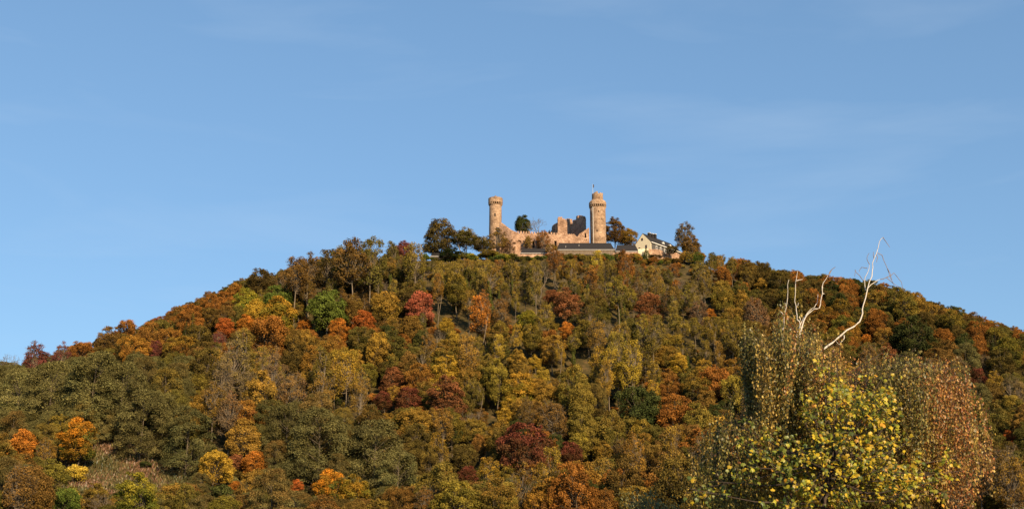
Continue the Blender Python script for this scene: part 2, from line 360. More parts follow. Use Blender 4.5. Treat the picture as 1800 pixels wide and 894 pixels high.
# curtain wall, local frame at world coordinates under an Empty on the ground
def at0(px, Y): q = P(px, 430, Y); return (q[0], q[1])
YW = 694
cw = thing('curtain_wall', 'long sandstone curtain wall with worn battlements joining the two round towers', 'castle wall', (0, 0, 0))
wp = [(879.5, 698.5), (900, YW), (1036, YW)]
path, Uw = poly_path([at0(a, b_) for a, b_ in wp])
ug = np.linspace(0, Uw, 400); pxg = np.array([proj((*path(u), 200))[0] for u in ug]); yg = np.array([path(u)[1] for u in ug])
def u_of(px): return float(np.interp(px, pxg, ug))
prof = [(881, 391.5), (885, 394), (890, 398), (896, 402.5), (902, 406), (908.5, 408.5), (909, 411), (935, 411), (940, 412), (960, 412.5), (980, 413), (985, 412), (1010, 412), (1012, 415.5), (1016, 416), (1018, 411), (1024, 408.5), (1030, 404), (1034, 401.5), (1037, 400.5)]
pfx = [a for a, b_ in prof]; pfy = [b_ for a, b_ in prof]
def wtop(u):
    px = float(np.interp(u, ug, pxg)); py = float(np.interp(px, pfx, pfy))
    if 909 <= px <= 984:
        ph = ((px-909) % 4.9)
        if ph < 2.9: py -= 3.4 if (int((px-909)/4.9) not in (7, 11)) else 0.8
    if 985 < px < 1012: py += 0.8*sin(px*1.7)
    return P(px, py, float(path(u)[1]))[2]
zw = lambda py: P(950, py, YW)[2]
holes = [(u_of(1027.2), u_of(1030.2), zw(419), zw(410.6)), (u_of(1026.3), u_of(1027.6), zw(423), zw(421)), (u_of(1029.4), u_of(1030.8), zw(423), zw(421)),
         (u_of(890.5), u_of(898), zw(440), zw(422.5), 1), (u_of(909), u_of(916.5), zw(440), zw(423), 1), (u_of(936), u_of(939), zw(436), zw(423.5)), (u_of(943), u_of(950), zw(440), zw(422), 1), (u_of(974), u_of(978), zw(440), zw(424))]
voxel_wall('masonry', path, Uw, wtop, GZ0-1.5, 2.2, M_STONE, cw, 0.33, holes, 0.035, 11)
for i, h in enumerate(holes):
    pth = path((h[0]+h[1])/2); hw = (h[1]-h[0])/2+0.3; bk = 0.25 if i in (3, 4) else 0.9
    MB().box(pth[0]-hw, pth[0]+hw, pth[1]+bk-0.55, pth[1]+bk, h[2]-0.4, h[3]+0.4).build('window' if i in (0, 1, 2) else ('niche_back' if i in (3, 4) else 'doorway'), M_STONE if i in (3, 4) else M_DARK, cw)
# inner wall with worn merlons
iw = thing('inner_wall', 'low broken inner wall showing over the battlements beside the bare courtyard tree', 'castle wall')
path2, U2 = seg(at0(938, 722), at0(972, 722))
def itop(u):
    px = 938 + 34*u/U2; py = 408.5 + (2.5 if (px % 6.4) < 1.7 else 0) - (3.6 if 963.5 < px < 970.5 else 0)*sqrt(max(0, 1-((px-967)/3.6)**2)) + 0.4*sin(px*2.3)
    return P(px, py, 722)[2]
voxel_wall('masonry', path2, U2, itop, GZ0-1, 1.6, M_STONE, iw, 0.33, (), 0.07, 12)
# ruined hall: lit pier, long dark side wall, short left side wall
rh = thing('ruined_hall', 'roofless ruined hall with a lit pier and a tall jagged shadowed wall', 'ruin')
def ruin(name, A, B, pr, thick, seed, holes_px=(), jit=0.09):
    pa_, Ua = seg(at0(*A), at0(*B)); xs = [a for a, c in pr]; ys = [c for a, c in pr]
    def tp(u):
        f = u/Ua; y = A[1]+(B[1]-A[1])*f; x = proj((*pa_(u), 200))[0]
        return P(x, float(np.interp(x, xs, ys)), y)[2]
    uu = np.linspace(0, Ua, 200); xx = np.array([proj((*pa_(u), 200))[0] for u in uu]); od = np.argsort(xx)
    hs = []
    for (x0, x1, y0, y1) in holes_px:
        u0 = float(np.interp(x0, xx[od], uu[od])); u1 = float(np.interp(x1, xx[od], uu[od])); u0, u1 = min(u0, u1), max(u0, u1)
        y = float(pa_((u0+u1)/2)[1]); hs.append((u0, u1, P(x0, y1, y)[2], P(x0, y0, y)[2]))
    return voxel_wall(name, pa_, Ua, tp, GZ0-1, thick, M_STONE, rh, 0.33, hs, jit, seed)
ruin('pier', (980.6, 711), (997.2, 711), [(980.5, 385), (981.5, 382), (988.5, 382), (989.3, 385.5), (992, 384.3), (993.5, 387.5), (996, 385.5), (997.2, 391)], 2.2, 21, [(985.6, 987.2, 400, 397.2)], 0.09)
ruin('side_wall', (1028.6, 713), (998.0, 747), [(997, 394), (999, 394), (999.2, 384.6), (1004.8, 385), (1005.2, 393.5), (1009.5, 393.5), (1010.2, 387), (1015.5, 386.5), (1016.2, 380.5), (1018.3, 379), (1018.6, 383.5), (1020.6, 383.5), (1020.9, 378.8), (1024.0, 379.4), (1024.4, 383), (1025.6, 383), (1025.8, 380), (1027.4, 380.5), (1028.6, 384)], 1.8, 22, [(1012.5, 1014, 391.5, 396), (1006, 1007.5, 394.5, 399)])
ruin('end_wall', (1024.4, 713), (1029.2, 713), [(1024, 381), (1026, 380.5), (1027.6, 381.5), (1029.2, 386)], 1.6, 24)
ruin('back_wall', (994.5, 748), (1003, 748), [(994, 393), (998, 394), (1003, 394)], 1.6, 25, [(995.8, 1000.2, 401.6, 406.6)])
ruin('left_side_wall', (981.0, 712), (972.2, 734), [(972, 403), (973, 398), (975.5, 395), (978, 393.5), (981, 391.8)], 1.6, 23, [(976, 978, 403, 407)])
# courtyard terrace that the halls stand on is the ground itself

def gable_roof_building(name, label, px0, px1, Y, py_ridge, py_eave, py_foot, depth, wallmat, slats=False, hip=1.2, fascia=True, vents=()):
    a = P(px0, py_eave, Y); c = P(px1, py_eave, Y); zr = P((px0+px1)/2, py_ridge, Y+depth/2)[2]; zf = P(px0, py_foot, Y)[2]
    x0, x1 = a[0], c[0]; cx = (x0+x1)/2; gz = float(height(cx, Y)) - 1.0
    zf = min(zf, gz) if not slats else min(zf, gz)
    ro = thing(name, label, 'building', (cx, Y, gz))
    hx = (x1-x0)/2; ze = a[2]-gz; zr = zr-gz
    b = MB()
    A = [(-hx-.3, -.5, ze), (hx+.3, -.5, ze), (hx+.3, depth+.5, ze), (-hx-.3, depth+.5, ze), (-hx+hip, depth/2, zr), (hx-hip, depth/2, zr)]
    Bv = [(p[0], p[1], p[2]-0.28) for p in A[:4]]
    b.poly(A+Bv, [(0, 1, 5, 4), (1, 2, 5), (2, 3, 4, 5), (3, 0, 4), (6, 7, 1, 0), (7, 8, 2, 1), (8, 9, 3, 2), (9, 6, 0, 3), (6, 9, 8, 7)])
    rf = b.build('roof', M_SLATE, ro)
    MB().tube([(-hx+hip, depth/2, zr+.03), (hx-hip, depth/2, zr+.03)], [.14, .14], 6).build('ridge_cap', M_SLATE, rf)
    for vx, vz in vents:
        xx = P(vx, 430, Y)[0]-cx; f = vz; MB().lathe([(.2, ze+(zr-ze)*f-.2), (.2, ze+(zr-ze)*f+.7), (.3, ze+(zr-ze)*f+.72), (.3, ze+(zr-ze)*f+.85)], 10, xx, depth/2*f-.3).build('vent_pipe', M_FASCIA, rf)
    if fascia: MB().box(-hx-.35, hx+.35, -.62, -.505, ze-.42, ze+.08).build('gutter', M_FASCIA, ro)
    b = MB().box(-hx+.2, hx-.2, 0, depth, 0, ze-.285)
    b.build('wall', wallmat, ro)
    if slats:
        b = MB(); x = -hx+.25; q = random.Random(5)
        while x < hx-.4:
            w = q.uniform(.2, .3); b.box(x, x+w, -.12-q.uniform(0, .04), -.003, ze-3.2, ze-.29); x += w+.16
        b.build('board_screen', M_WOOD, ro)
    return ro
gable_roof_building('long_building', 'long low building with dark hipped roof and upright timber boards', 979, 1079.5, 680, 427.4, 438.6, 452, 9.5, M_DARK, True, 1.6, vents=((994.5, .35), (1018, .55)))
gable_roof_building('service_wing', 'short dark roofed wing between the timber building and the cream house', 1083, 1121.5, 682, 431, 441.6, 452, 8.5, M_STONE, False, 1.0)
gable_roof_building('gatehouse_shed', 'small dark roofed sandstone outbuilding in front of the battlements', 915.5, 961, 681, 437, 444.8, 455, 7.0, M_STONE, False, 1.0)
b_ = gable_roof_building('tree_shaded_hut', 'dark roofed hut with pale lamp among trees beside the slim tower', 757, 800, 684, 443, 450.3, 462, 8, M_DARK, False, 1.5)
lz = P(784, 448.5, 684); MB().lathe([(.05, -.45), (.4, -.3), (.48, 0), (.4, .3), (.05, .45)], 12, lz[0]-b_.location.x, -.4, rng=None).build('lamp', M_WHITE, b_, True, (0, -.6, lz[2]-b_.location.z))

# cream house, turned so its gable looks down to one side
ANG = radians(41)
o0 = P(1144.6, 446, 692); gz = float(height(o0[0], o0[1]))-1.5
hs = thing('gabled_house', 'cream rendered house with dark slate roof, three chimneys and white eaves', 'house', (o0[0], o0[1], gz), atan2(cos(ANG), sin(ANG)))
ze = P(1144.6, 424.3, 692)[2]-gz; za = P(1131, 409.8, 695)[2]-gz; Wg, Lh = 11.8, 36.0
b = MB(); b.poly([(0, 0, 0), (0, Wg, 0), (0, Wg, ze), (0, Wg/2, za), (0, 0, ze), (.5, 0, 0), (.5, Wg, 0), (.5, Wg, ze), (.5, Wg/2, za), (.5, 0, ze)],
                 [(0, 4, 3, 2, 1), (5, 6, 7, 8, 9), (0, 1, 6, 5), (1, 2, 7, 6), (2, 3, 8, 7), (3, 4, 9, 8), (4, 0, 5, 9)])
b.build('gable_wall', M_CREAM, hs)
MB().box(.5, Lh, 0.02, Wg-.02, 0, ze-.4).build('wall', M_GREYW, hs)
zm = ze-0.3
b = MB(); ov = .6
b.poly([(-.12, -ov, zm), (Lh+.3, -ov, zm), (Lh-4.5, Wg/2, za+.25), (-.12, Wg/2, za+.25), (Lh+.3, Wg+ov, zm), (-.12, Wg+ov, zm),
        (.5, -ov+.1, zm-.3), (Lh+.3, -ov+.1, zm-.3), (.5, Wg+ov-.1, zm-.3), (Lh+.3, Wg+ov-.1, zm-.3)],
       [(0, 1, 2, 3), (3, 2, 4, 5), (1, 4, 2), (0, 6, 7, 1), (4, 9, 8, 5), (1, 7, 9, 4), (6, 8, 9, 7)])
rf = b.build('roof', M_SLATE, hs)
MB().box(-.14, Lh+.3, -ov-.14, -ov-.005, zm-.34, zm+.12).build('eaves_board', M_WHITE, rf)
for cx_, cy_, h_ in ((5.0, 4.2, 1.4), (8.6, 4.4, 1.6), (12.2, 4.6, 2.2)):
    cz = zm+(za-zm)*cy_/(Wg/2)
    ch = MB().box(cx_, cx_+1.7, cy_, cy_+1.5, cz-1.2, za+h_).build('chimney', M_SLATE, rf); MB().box(cx_-.1, cx_+1.8, cy_-.1, cy_+1.6, za+h_+.003, za+h_+.25).build('chimney_cap', M_WHITE, rf)
for dx in (16.5, 24.5):
    yb = 1.6; cz = zm+(za-zm)*yb/(Wg/2)
    d = MB().poly([(dx, yb, cz-.2), (dx+1.7, yb, cz-.2), (dx+1.7, yb, cz+1.5), (dx+.85, yb, cz+2.2), (dx, yb, cz+1.5), (dx, yb+3.2, cz-.2), (dx+1.7, yb+3.2, cz-.2), (dx+1.7, yb+3.2, cz+1.5), (dx+.85, yb+3.2, cz+2.2), (dx, yb+3.2, cz+1.5)],
                  [(0, 1, 2, 3, 4), (1, 6, 7, 2), (0, 4, 9, 5), (2, 7, 8, 3), (4, 3, 8, 9)]).build('dormer', M_WHITE, rf)
    MB().box(dx+.4, dx+1.3, yb-.06, yb-.004, cz+.2, cz+1.3).build('dormer_window', M_GLASS, rf)
for i, (y0, y1, z0, z1) in enumerate(((Wg/2-.1, Wg/2+1.3, za-4.6, za-2.9), (2.9, 4.3, ze-5.6, ze-1.6), (8.0, 9.5, ze-5.6, ze-2.4), (6.0, 6.9, ze-5.6, ze-4.4))):
    w_ = MB().box(-.07, .1, y0, y1, z0, z1).build('window', M_BROWNWIN, hs); MB().box(-.10, -.074, y0+.22, y1-.22, z0+.22, z1-.22).build('pane', M_GLASS, w_)
b = MB().box(-1.3, -.003, 1.0, Wg+.2, ze-6.3, ze-5.9).build('balcony', M_CREAM, hs)
q_ = MB()
for i in range(16): q_.box(-1.28, -1.22, 1.05+i*.74, 1.11+i*.74, ze-5.897, ze-5.0)
q_.box(-1.3, -1.2, 1.0, Wg+.2, ze-4.997, ze-4.92); q_.build('railing', M_POLE, b)
for x in (5.5, 10.2, 15, 20, 25, 29):
    w_ = MB().box(x, x+1.7, -.14, .02, ze-4.6, ze-1.4).build('window', M_WHITE, hs); MB().box(x+.25, x+1.45, -.17, -.144, ze-4.3, ze-1.7).build('pane', M_GLASS, w_)

def retaining(label, pxs, Y, pr, zfoot, seed, Y2=None):
    ro = thing('retaining_wall', label, 'wall'); Y2 = Y2 or Y
    pa_, Ua = seg(at0(pxs[0], Y), at0(pxs[1], Y2)); xs = [a for a, c in pr]; ys = [c for a, c in pr]
    def tp(u):
        f = u/Ua; x = pxs[0]+(pxs[1]-pxs[0])*f; return P(x, float(np.interp(x, xs, ys)), Y+(Y2-Y)*f)[2]
    gzm = min(float(height(*pa_(u))) for u in (0, Ua/2, Ua))
    voxel_wall('masonry', pa_, Ua, tp, gzm-3, 1.6, M_STONE, ro, 0.4, (), 0.12, seed); return ro
retaining('sandstone terrace wall under the short dark roofed wing', (1076, 1136), 676, [(1076, 446), (1100, 443.2), (1121, 443.4), (1124, 447), (1130, 461), (1136, 472)], 470, 31)
retaining('broken sandstone terrace wall under the cream gable', (1137, 1168), 680, [(1137, 441), (1139, 438.6), (1150, 438), (1160, 439.5), (1168, 444)], 470, 32)
retaining('creeper covered terrace wall at the far corner of the cream house', (1168, 1200), 681, [(1168, 446), (1175, 444), (1188, 444.5), (1196, 450), (1200, 459)], 470, 33, 690)
retaining('pale plastered terrace wall below the balcony', (1121, 1139), 679, [(1121, 438), (1130, 438), (1139, 437)], 470, 34).children[0].data.materials[0] = M_CREAM
retaining('low sandstone bank wall in front of the small outbuilding', (880, 964), 677, [(880, 447), (905, 448), (925, 447), (964, 448)], 470, 35)

# ------------------------------------------------------------------ tree prototypes
def nrm(v): return v/(np.linalg.norm(v, axis=-1, keepdims=True)+1e-9)
def leaves(C, Nn, size, rng, asp=0.6, tang=None):
    """one folded diamond of foliage per centre"""
    n = len(C)
    if tang is None: tang = rng.normal(size=(n, 3))
    T = nrm(tang - (tang*Nn).sum(1, keepdims=True)*Nn); B = np.cross(Nn, T)
    s = size[:, None]
    V = np.stack([C - T*s*.5, C + B*s*asp*.5 + Nn*s*.08, C + T*s*.5 - Nn*s*.1, C - B*s*asp*.5 + Nn*s*.08], 1).reshape(-1, 3)
    return V, np.arange(4*n).reshape(n, 4)
def clump_leaves(cc, rc, rng, center, dens, lsize, flat=.75, outw=.9, upw=.5, asp=.65, scat=.62, droop=0.0):
    Vs = []; cid = []
    for i, (c, r) in enumerate(zip(cc, rc)):
        n = max(4, int(dens*r*r)); cid.append(np.full(n, i))
        out = nrm((c-center)*np.array([1, 1, .8]))
        d = nrm(rng.normal(size=(n, 3)) + out*outw + np.array([0, 0, upw]))
        pos = c + d*r*(1.22*rng.random((n, 1))**.55)*np.array([1, 1, flat]); pos[:, 2] -= droop*((pos[:, :2]-c[:2])**2).sum(1)/max(r, .1)
        Vs.append((pos, nrm(.75*d + np.array([0, 0, .15]) + scat*rng.normal(size=(n, 3)))))
    return np.concatenate([a for a, b in Vs]), np.concatenate([b for a, b in Vs]), np.concatenate(cid)
def limb(mb, a, b, r0, r1, rng, sag=0.12, n=4, sides=4):
    a = np.asarray(a, float); b = np.asarray(b, float); d = np.linalg.norm(b-a); mid = np.array([0, 0, -sag*d])
    pts = [a + (b-a)*t + mid*4*t*(1-t)*(1 if n > 2 else 0) + (rng.normal(size=3)*.03*d if 0 < t < 1 else 0) for t in np.linspace(0, 1, n)]
    mb.tube(pts, list(np.linspace(r0, r1, n)), sides); return pts
PROTO = {}
def make_proto(kind, seed):
    rng = np.random.default_rng(seed); mb = MB(); ivy = None; bark = M_BARK
    if kind in ('broadleaf', 'maple', 'halfbare', 'shrub', 'slender', 'ivy'):
        prm = dict(broadleaf=(17, 9.0, 5.9, 7.9, 120, (.6, 1.8), 84, .40), maple=(15, 7.8, 5.2, 6.8, 92, (.6, 1.7), 100, .37), halfbare=(19, 11.0, 4.4, 7.4, 72, (.5, 1.4), 66, .37),
                   shrub=(6, 2.9, 3.3, 2.8, 34, (.6, 1.2), 110, .36), slender=(22, 13.6, 3.3, 7.8, 66, (.5, 1.35), 80, .36), ivy=(21, 15.4, 3.2, 5.4, 44, (.5, 1.3), 84, .37))[kind]
        H0, cz, rx, rz, nc, rr, dens, ls = prm; center = np.array([0, 0, cz])
        lob = nrm(rng.normal(size=(7, 3))); la = rng.uniform(-.5, .45, 7)
        cc = []
        while len(cc) < nc:
            d = nrm(rng.normal(size=3)); 
            if d[2] < -.62: continue
            f = 1 + float((la*np.clip(lob @ d, 0, 1)**3).sum()); k_ = rng.uniform(.42, .96)**.6
            p = center + d*np.array([rx, rx, rz])*f*k_*.86
            if d[2] < 0: p[:2] *= 1 - .18*abs(d[2])
            if cc and min(np.linalg.norm(p-q) for q in cc) < rr[0]*.7: continue
            cc.append(p)
        cc = np.array(cc); rc = rng.uniform(rr[0], rr[1], nc)
        pos, nn, cid = clump_leaves(cc, rc, rng, center, dens, ls, flat=dict(slender=.95, ivy=.95, halfbare=.9, broadleaf=.75).get(kind, .72))
        if kind in ('broadleaf', 'maple', 'shrub'):
            ni = int(len(pos)*.05); pi_ = center + nrm(rng.normal(size=(ni, 3)))*np.array([rx, rx, rz])*rng.random((ni, 1))**.5*.72
            pos = np.r_[pos, pi_]; nn = np.r_[nn, nrm(rng.normal(size=(ni, 3)))]; cid = np.r_[cid, rng.integers(0, nc, ni)]
        if kind in ('halfbare', 'slender', 'ivy'): bark = M_PALE
        lean = rng.normal(0, .075, 2); tr_ = {'shrub': .1, 'slender': .19, 'ivy': .22, 'halfbare': .21}.get(kind, .28 if kind != 'broadleaf' else .36)
        tip = np.array([lean[0]*cz, lean[1]*cz, cz+rz*.45])
        tp = [np.array([lean[0]*z, lean[1]*z, z]) + (rng.normal(0, .12, 3)*np.array([1, 1, 0]) if z > 0 else 0) for z in np.linspace(-1.5, tip[2], 7)]
        mb.tube(tp, list(np.linspace(tr_, .06, 7)), 7)
        for i in range(0, nc, 2 if kind not in ('halfbare', 'slender', 'ivy') else 1):
            z0 = cz - rz*.75 + (cc[i][2]-(cz-rz))*.45; z0 = max(z0, H0*.12); a = np.array([lean[0]*z0, lean[1]*z0, z0])
            limb(mb, a, cc[i], tr_*.42, .03, rng)
        if kind in ('halfbare', 'ivy', 'slender'):
            for i in range(nc):
                for _ in range(7 if kind == 'halfbare' else 3):
                    d = nrm(rng.normal(size=3)+nrm(cc[i]-center)*.9+np.array([0, 0, .5])); limb(mb, cc[i]-d*.3, cc[i]+d*rng.uniform(.9, 2.0), .035, .012, rng, 0, 2, 3)
        if kind == 'ivy':
            n = 2200; z = rng.uniform(0, 15.5, n); a = rng.uniform(0, 2*pi, n); rad = (.45+.5*rng.random(n))*(1.25-z/22)*(1+.35*np.sin(z*1.3+seed))
            ip = np.stack([lean[0]*z+rad*np.cos(a), lean[1]*z+rad*np.sin(a), z], 1); inn = nrm(np.stack([np.cos(a), np.sin(a), .3+0*a], 1)+.5*rng.normal(size=(n, 3)))
            ivy = leaves(ip, inn, rng.uniform(.3, .55, n), rng, .8)
        size = rng.uniform(.6, 1.3, len(pos))*ls; asp = .7; R0 = rx
    elif kind == 'feathery':
        H0, cz, R0 = 18, 9.5, 6.4; center = np.array([0, 0, cz-2]); nc = 120; cc = []
        for i in range(nc):
            z = rng.uniform(1.2, 17.2); prf = 6.2*sqrt(max(.03, 1-((z-7.5)/10.3)**2)); a = rng.uniform(0, 2*pi); k_ = rng.uniform(.45, 1)**.4
            cc.append((prf*k_*cos(a)*.92, prf*k_*sin(a)*.92, z))
        cc = np.array(cc); rc = rng.uniform(1.1, 2.1, nc)
        pos, nn, cid = clump_leaves(cc, rc, rng, center, 125, .3, flat=.5, outw=.8, upw=.6, droop=.25)
        nn = nrm(nn + np.array([0, 0, .6])); size = rng.uniform(.22, .46, len(pos)); asp = .42; ls = .3
        mb.tube([(0, 0, -1.5), (.1, 0, 4), (.2, .1, 9), (.1, 0, 14)], [.22, .2, .14, .05], 7)
        for i in range(0, nc, 3): limb(mb, (0.1, 0, max(1.5, cc[i][2]-3.5)), cc[i], .07, .02, rng, .02)
    elif kind == 'bare':
        H0, cz, R0 = 16, 10, 4.8; bark = M_PALE; tips = []
        def grow(p, d, ln, r, lev):
            q = p + d*ln; limb(mb, p, q, r, r*.65, rng, 0, 3, 5 if lev < 2 else 3); tips.append((q, lev))
            if lev >= 5: return
            for _ in range(3 if lev else 5):
                nd = nrm(d + rng.normal(0, .48, 3) + np.array([0, 0, .14])); grow(p + d*ln*rng.uniform(.55, 1), nd, ln*rng.uniform(.58, .78), max(.02, r*.58), lev+1)
        grow(np.array([0, 0, -1.5]), np.array([0.02, 0, 1.]), 6.2, .26, 0)
        tp = np.array([q for q, l in tips if l >= 4]); sel = rng.choice(len(tp), 220); pos = tp[sel] + rng.normal(0, .25, (220, 3)); nn = nrm(rng.normal(size=(220, 3))); cid = sel % 9
        size = rng.uniform(.2, .4, 220); asp = .6; nc = 9
    elif kind == 'pine':
        H0, cz, R0 = 17, 12, 5.4; cc = []; nc = 34
        for i in range(nc):
            z = rng.uniform(8.5, 16.5); a = rng.uniform(0, 2*pi); k_ = 5.2*sqrt(max(.05, 1-((z-10.5)/6.4)**2))*rng.uniform(.4, 1); cc.append((k_*cos(a), k_*sin(a), z))
        cc = np.array(cc); rc = rng.uniform(.9, 1.7, nc); center = np.array([0, 0, 9.])
        pos, nn, cid = clump_leaves(cc, rc, rng, center, 110, .4, flat=.5); size = rng.uniform(.25, .5, len(pos)); asp = .35
        mb.tube([(0, 0, -1.5), (.2, 0, 6), (0, .1, 14)], [.32, .26, .1], 7)
        for i in range(0, nc, 2): limb(mb, (.1, 0, cc[i][2]-1.5), cc[i], .12, .04, rng, -.05)
    else:  # spruce
        H0, cz, R0 = 18, 9.5, 3.2; cc = []; rc = []
        for z in np.arange(2, 18, .75):
            rad = 3.3*(1-z/18.6)+.1
            for a in np.arange(0, 2*pi, .75 if rad > 1 else 1.3): cc.append((rad*.62*cos(a+z), rad*.62*sin(a+z), z+rng.normal(0, .2))); rc.append(.5+rad*.34)
        cc = np.array(cc); rc = np.array(rc); nc = len(cc); center = np.array([0, 0, 7.])
        pos, nn, cid = clump_leaves(cc, rc, rng, center, 30, .4, flat=.38, droop=.25); size = rng.uniform(.25, .5, len(pos)); asp = .35
        mb.tube([(0, 0, -1.5), (0, 0, 9), (0, 0, 17.6)], [.26, .18, .03], 7)
    LV, LQ = leaves(pos, nn, size, rng, asp)
    zn = (pos[:, 2]-pos[:, 2].min())/(np.ptp(pos[:, 2])+1e-6)
    crand = rng.random(nc)[cid]; patch = np.clip((.55*zn+.6*crand+.2*rng.random(len(pos))-.42)*2.0, 0, 1)
    tone = np.clip(.5*rng.random(nc)[cid]+.5*rng.random(len(pos)), 0, 1)
    tv = np.array(mb.v); tq = [f if len(f) == 4 else f for f in mb.f]; tq = np.array([f for f in tq if len(f) == 4])
    nm = f'{kind}_{seed}'
    d = dict(H=H0, cz=cz, R=R0, kind=kind)
    d['trunk'] = mesh_quads(nm+'_trunk', tv, tq, [bark], smooth=True)
    d['crown'] = mesh_quads(nm+'_crown', LV, LQ, [M_FOL], fattr={'leaf_tone': ('FLOAT', tone), 'patch': ('FLOAT', patch)})
    Vs = [tv, LV]; Qs = [tq, LQ+len(tv)]; mi = [np.zeros(len(tq)), np.ones(len(LQ))]; tn = [np.zeros(len(tq)), tone]; pt = [np.zeros(len(tq)), patch]
    if ivy:
        it = rng.random(len(ivy[1])); d['ivy'] = mesh_quads(nm+'_ivy', ivy[0], ivy[1], [M_IVY], fattr={'leaf_tone': ('FLOAT', it)})
        Vs.append(ivy[0]); Qs.append(ivy[1]+len(tv)+len(LV)); mi.append(np.full(len(ivy[1]), 2)); tn.append(it); pt.append(it*0)
    d['whole'] = mesh_quads(nm, np.concatenate(Vs), np.concatenate(Qs), [bark, M_FOL, M_IVY], np.concatenate(mi), {'leaf_tone': ('FLOAT', np.concatenate(tn)), 'patch': ('FLOAT', np.concatenate(pt))})
    d['Rtop'] = float(pos[:, 2].max()) if kind != 'bare' else float(tv[:, 2].max())
    return d
for kind, n in (('broadleaf', 6), ('maple', 4), ('halfbare', 4), ('shrub', 3), ('slender', 4), ('ivy', 3), ('feathery', 4), ('bare', 2), ('pine', 1), ('spruce', 2)):
    PROTO[kind] = [make_proto(kind, 100*len(PROTO)+i+1) for i in range(n)]
ALLP = [p for k_ in PROTO for p in PROTO[k_]]
for i, p in enumerate(ALLP): p['idx'] = i

# ------------------------------------------------------------------ tree colours (leaf reflectance)
T = dict(orange=((.28, .115, .022), (.48, .18, .03)), orangered=((.26, .085, .022), (.43, .125, .03)), gold=((.30, .19, .028), (.42, .26, .035)), goldgreen=((.16, .135, .022), (.40, .22, .03)), greenorange=((.085, .09, .02), (.48, .19, .02)),
         yellow=((.42, .29, .04), (.46, .32, .05)), green=((.085, .115, .022), (.13, .16, .03)), yellowgreen=((.12, .135, .022), (.30, .24, .03)), darkgreen=((.04, .05, .017), (.065, .07, .02)), olive=((.095, .084, .021), (.15, .12, .028)),
         oliveg=((.165, .128, .027), (.25, .175, .034)), robinia=((.165, .148, .055), (.20, .172, .06)), robdark=((.13, .116, .044), (.165, .142, .05)), brown=((.125, .076, .022), (.20, .11, .03)), rust=((.18, .08, .021), (.30, .125, .027)), darkbrown=((.07, .053, .018), (.125, .083, .022)),
         redpink=((.25, .085, .045), (.36, .10, .052)), rustred=((.17, .075, .032), (.27, .105, .042)), crimson=((.10, .052, .02), (.16, .048, .028)), maroon=((.12, .045, .035), (.2, .06, .045)), grey=((.15, .105, .055), (.19, .13, .06)), goldbrown=((.21, .13, .028), (.32, .185, .034)), pinkgrey=((.16, .092, .045), (.22, .115, .052)))
WORD = dict(orange='bright orange', orangered='orange red', gold='golden', goldgreen='green and gold', greenorange='green and orange', yellow='yellow', green='fresh green', yellowgreen='yellow green', darkgreen='dark green', olive='olive green',
            oliveg='olive gold', robinia='grey green', robdark='dull grey green', brown='brown', rust='rust brown', darkbrown='dark brown green', redpink='pinkish red', rustred='rusty red', crimson='deep crimson', maroon='maroon', grey='greyish', goldbrown='golden brown', pinkgrey='pinkish grey')
NAME = dict(broadleaf='broadleaf_tree', maple='round_crowned_tree', halfbare='half_bare_tree', shrub='shrub', slender='slender_tree', ivy='ivy_clad_tree', feathery='feathery_tree', bare='bare_tree', pine='pine_tree', spruce='spruce_tree')
FORM = dict(broadleaf='broad-crowned tree', maple='dense round-crowned tree', halfbare='half-bare tree', shrub='bush', slender='tall slender tree', ivy='ivy-clad tree', feathery='feathery-leaved tree', bare='leafless tree', pine='pine', spruce='pointed spruce')

rng = np.random.default_rng(4)
prng = random.Random(11)
trees = []   # dict: p, pos, s, sz, rot, tint, label, group, accent
def solve(px, py, r, proto, ymin=300, Y=None, hmin=0):
    for y in ([Y] if Y else np.arange(ymin, 760, 1.5)):
        q = P(px, py, y); s = max(r*mpp(y)/proto['R'], hmin/proto['H'])
        if Y or q[2] - float(height(q[0], y)) - s*proto['cz'] <= 0: break
    return q[0], float(y), s, q[2]
def add(px, py, r, kind, tint, label=None, Y=None, ymin=300, stretch=None, accent=True, hmin=7.5):
    pr = prng.choice(PROTO[kind]); x, y, s, zc = solve(px, py, r, pr, ymin, Y, hmin)
    gz = float(height(x, y)); sz = s
    lift = max(0.0, (zc-gz)-s*pr['cz']*1.0) if Y else 0.0
    if Y and not lift: sz = max(.4*s, (zc-gz)/pr['cz'])
    if stretch: sz = s*stretch
    trees.append(dict(p=pr, x=x, y=y, z=gz, s=s, sz=sz, rot=prng.uniform(0, 6.28), tint=tint, label=label, accent=accent, lift=lift))
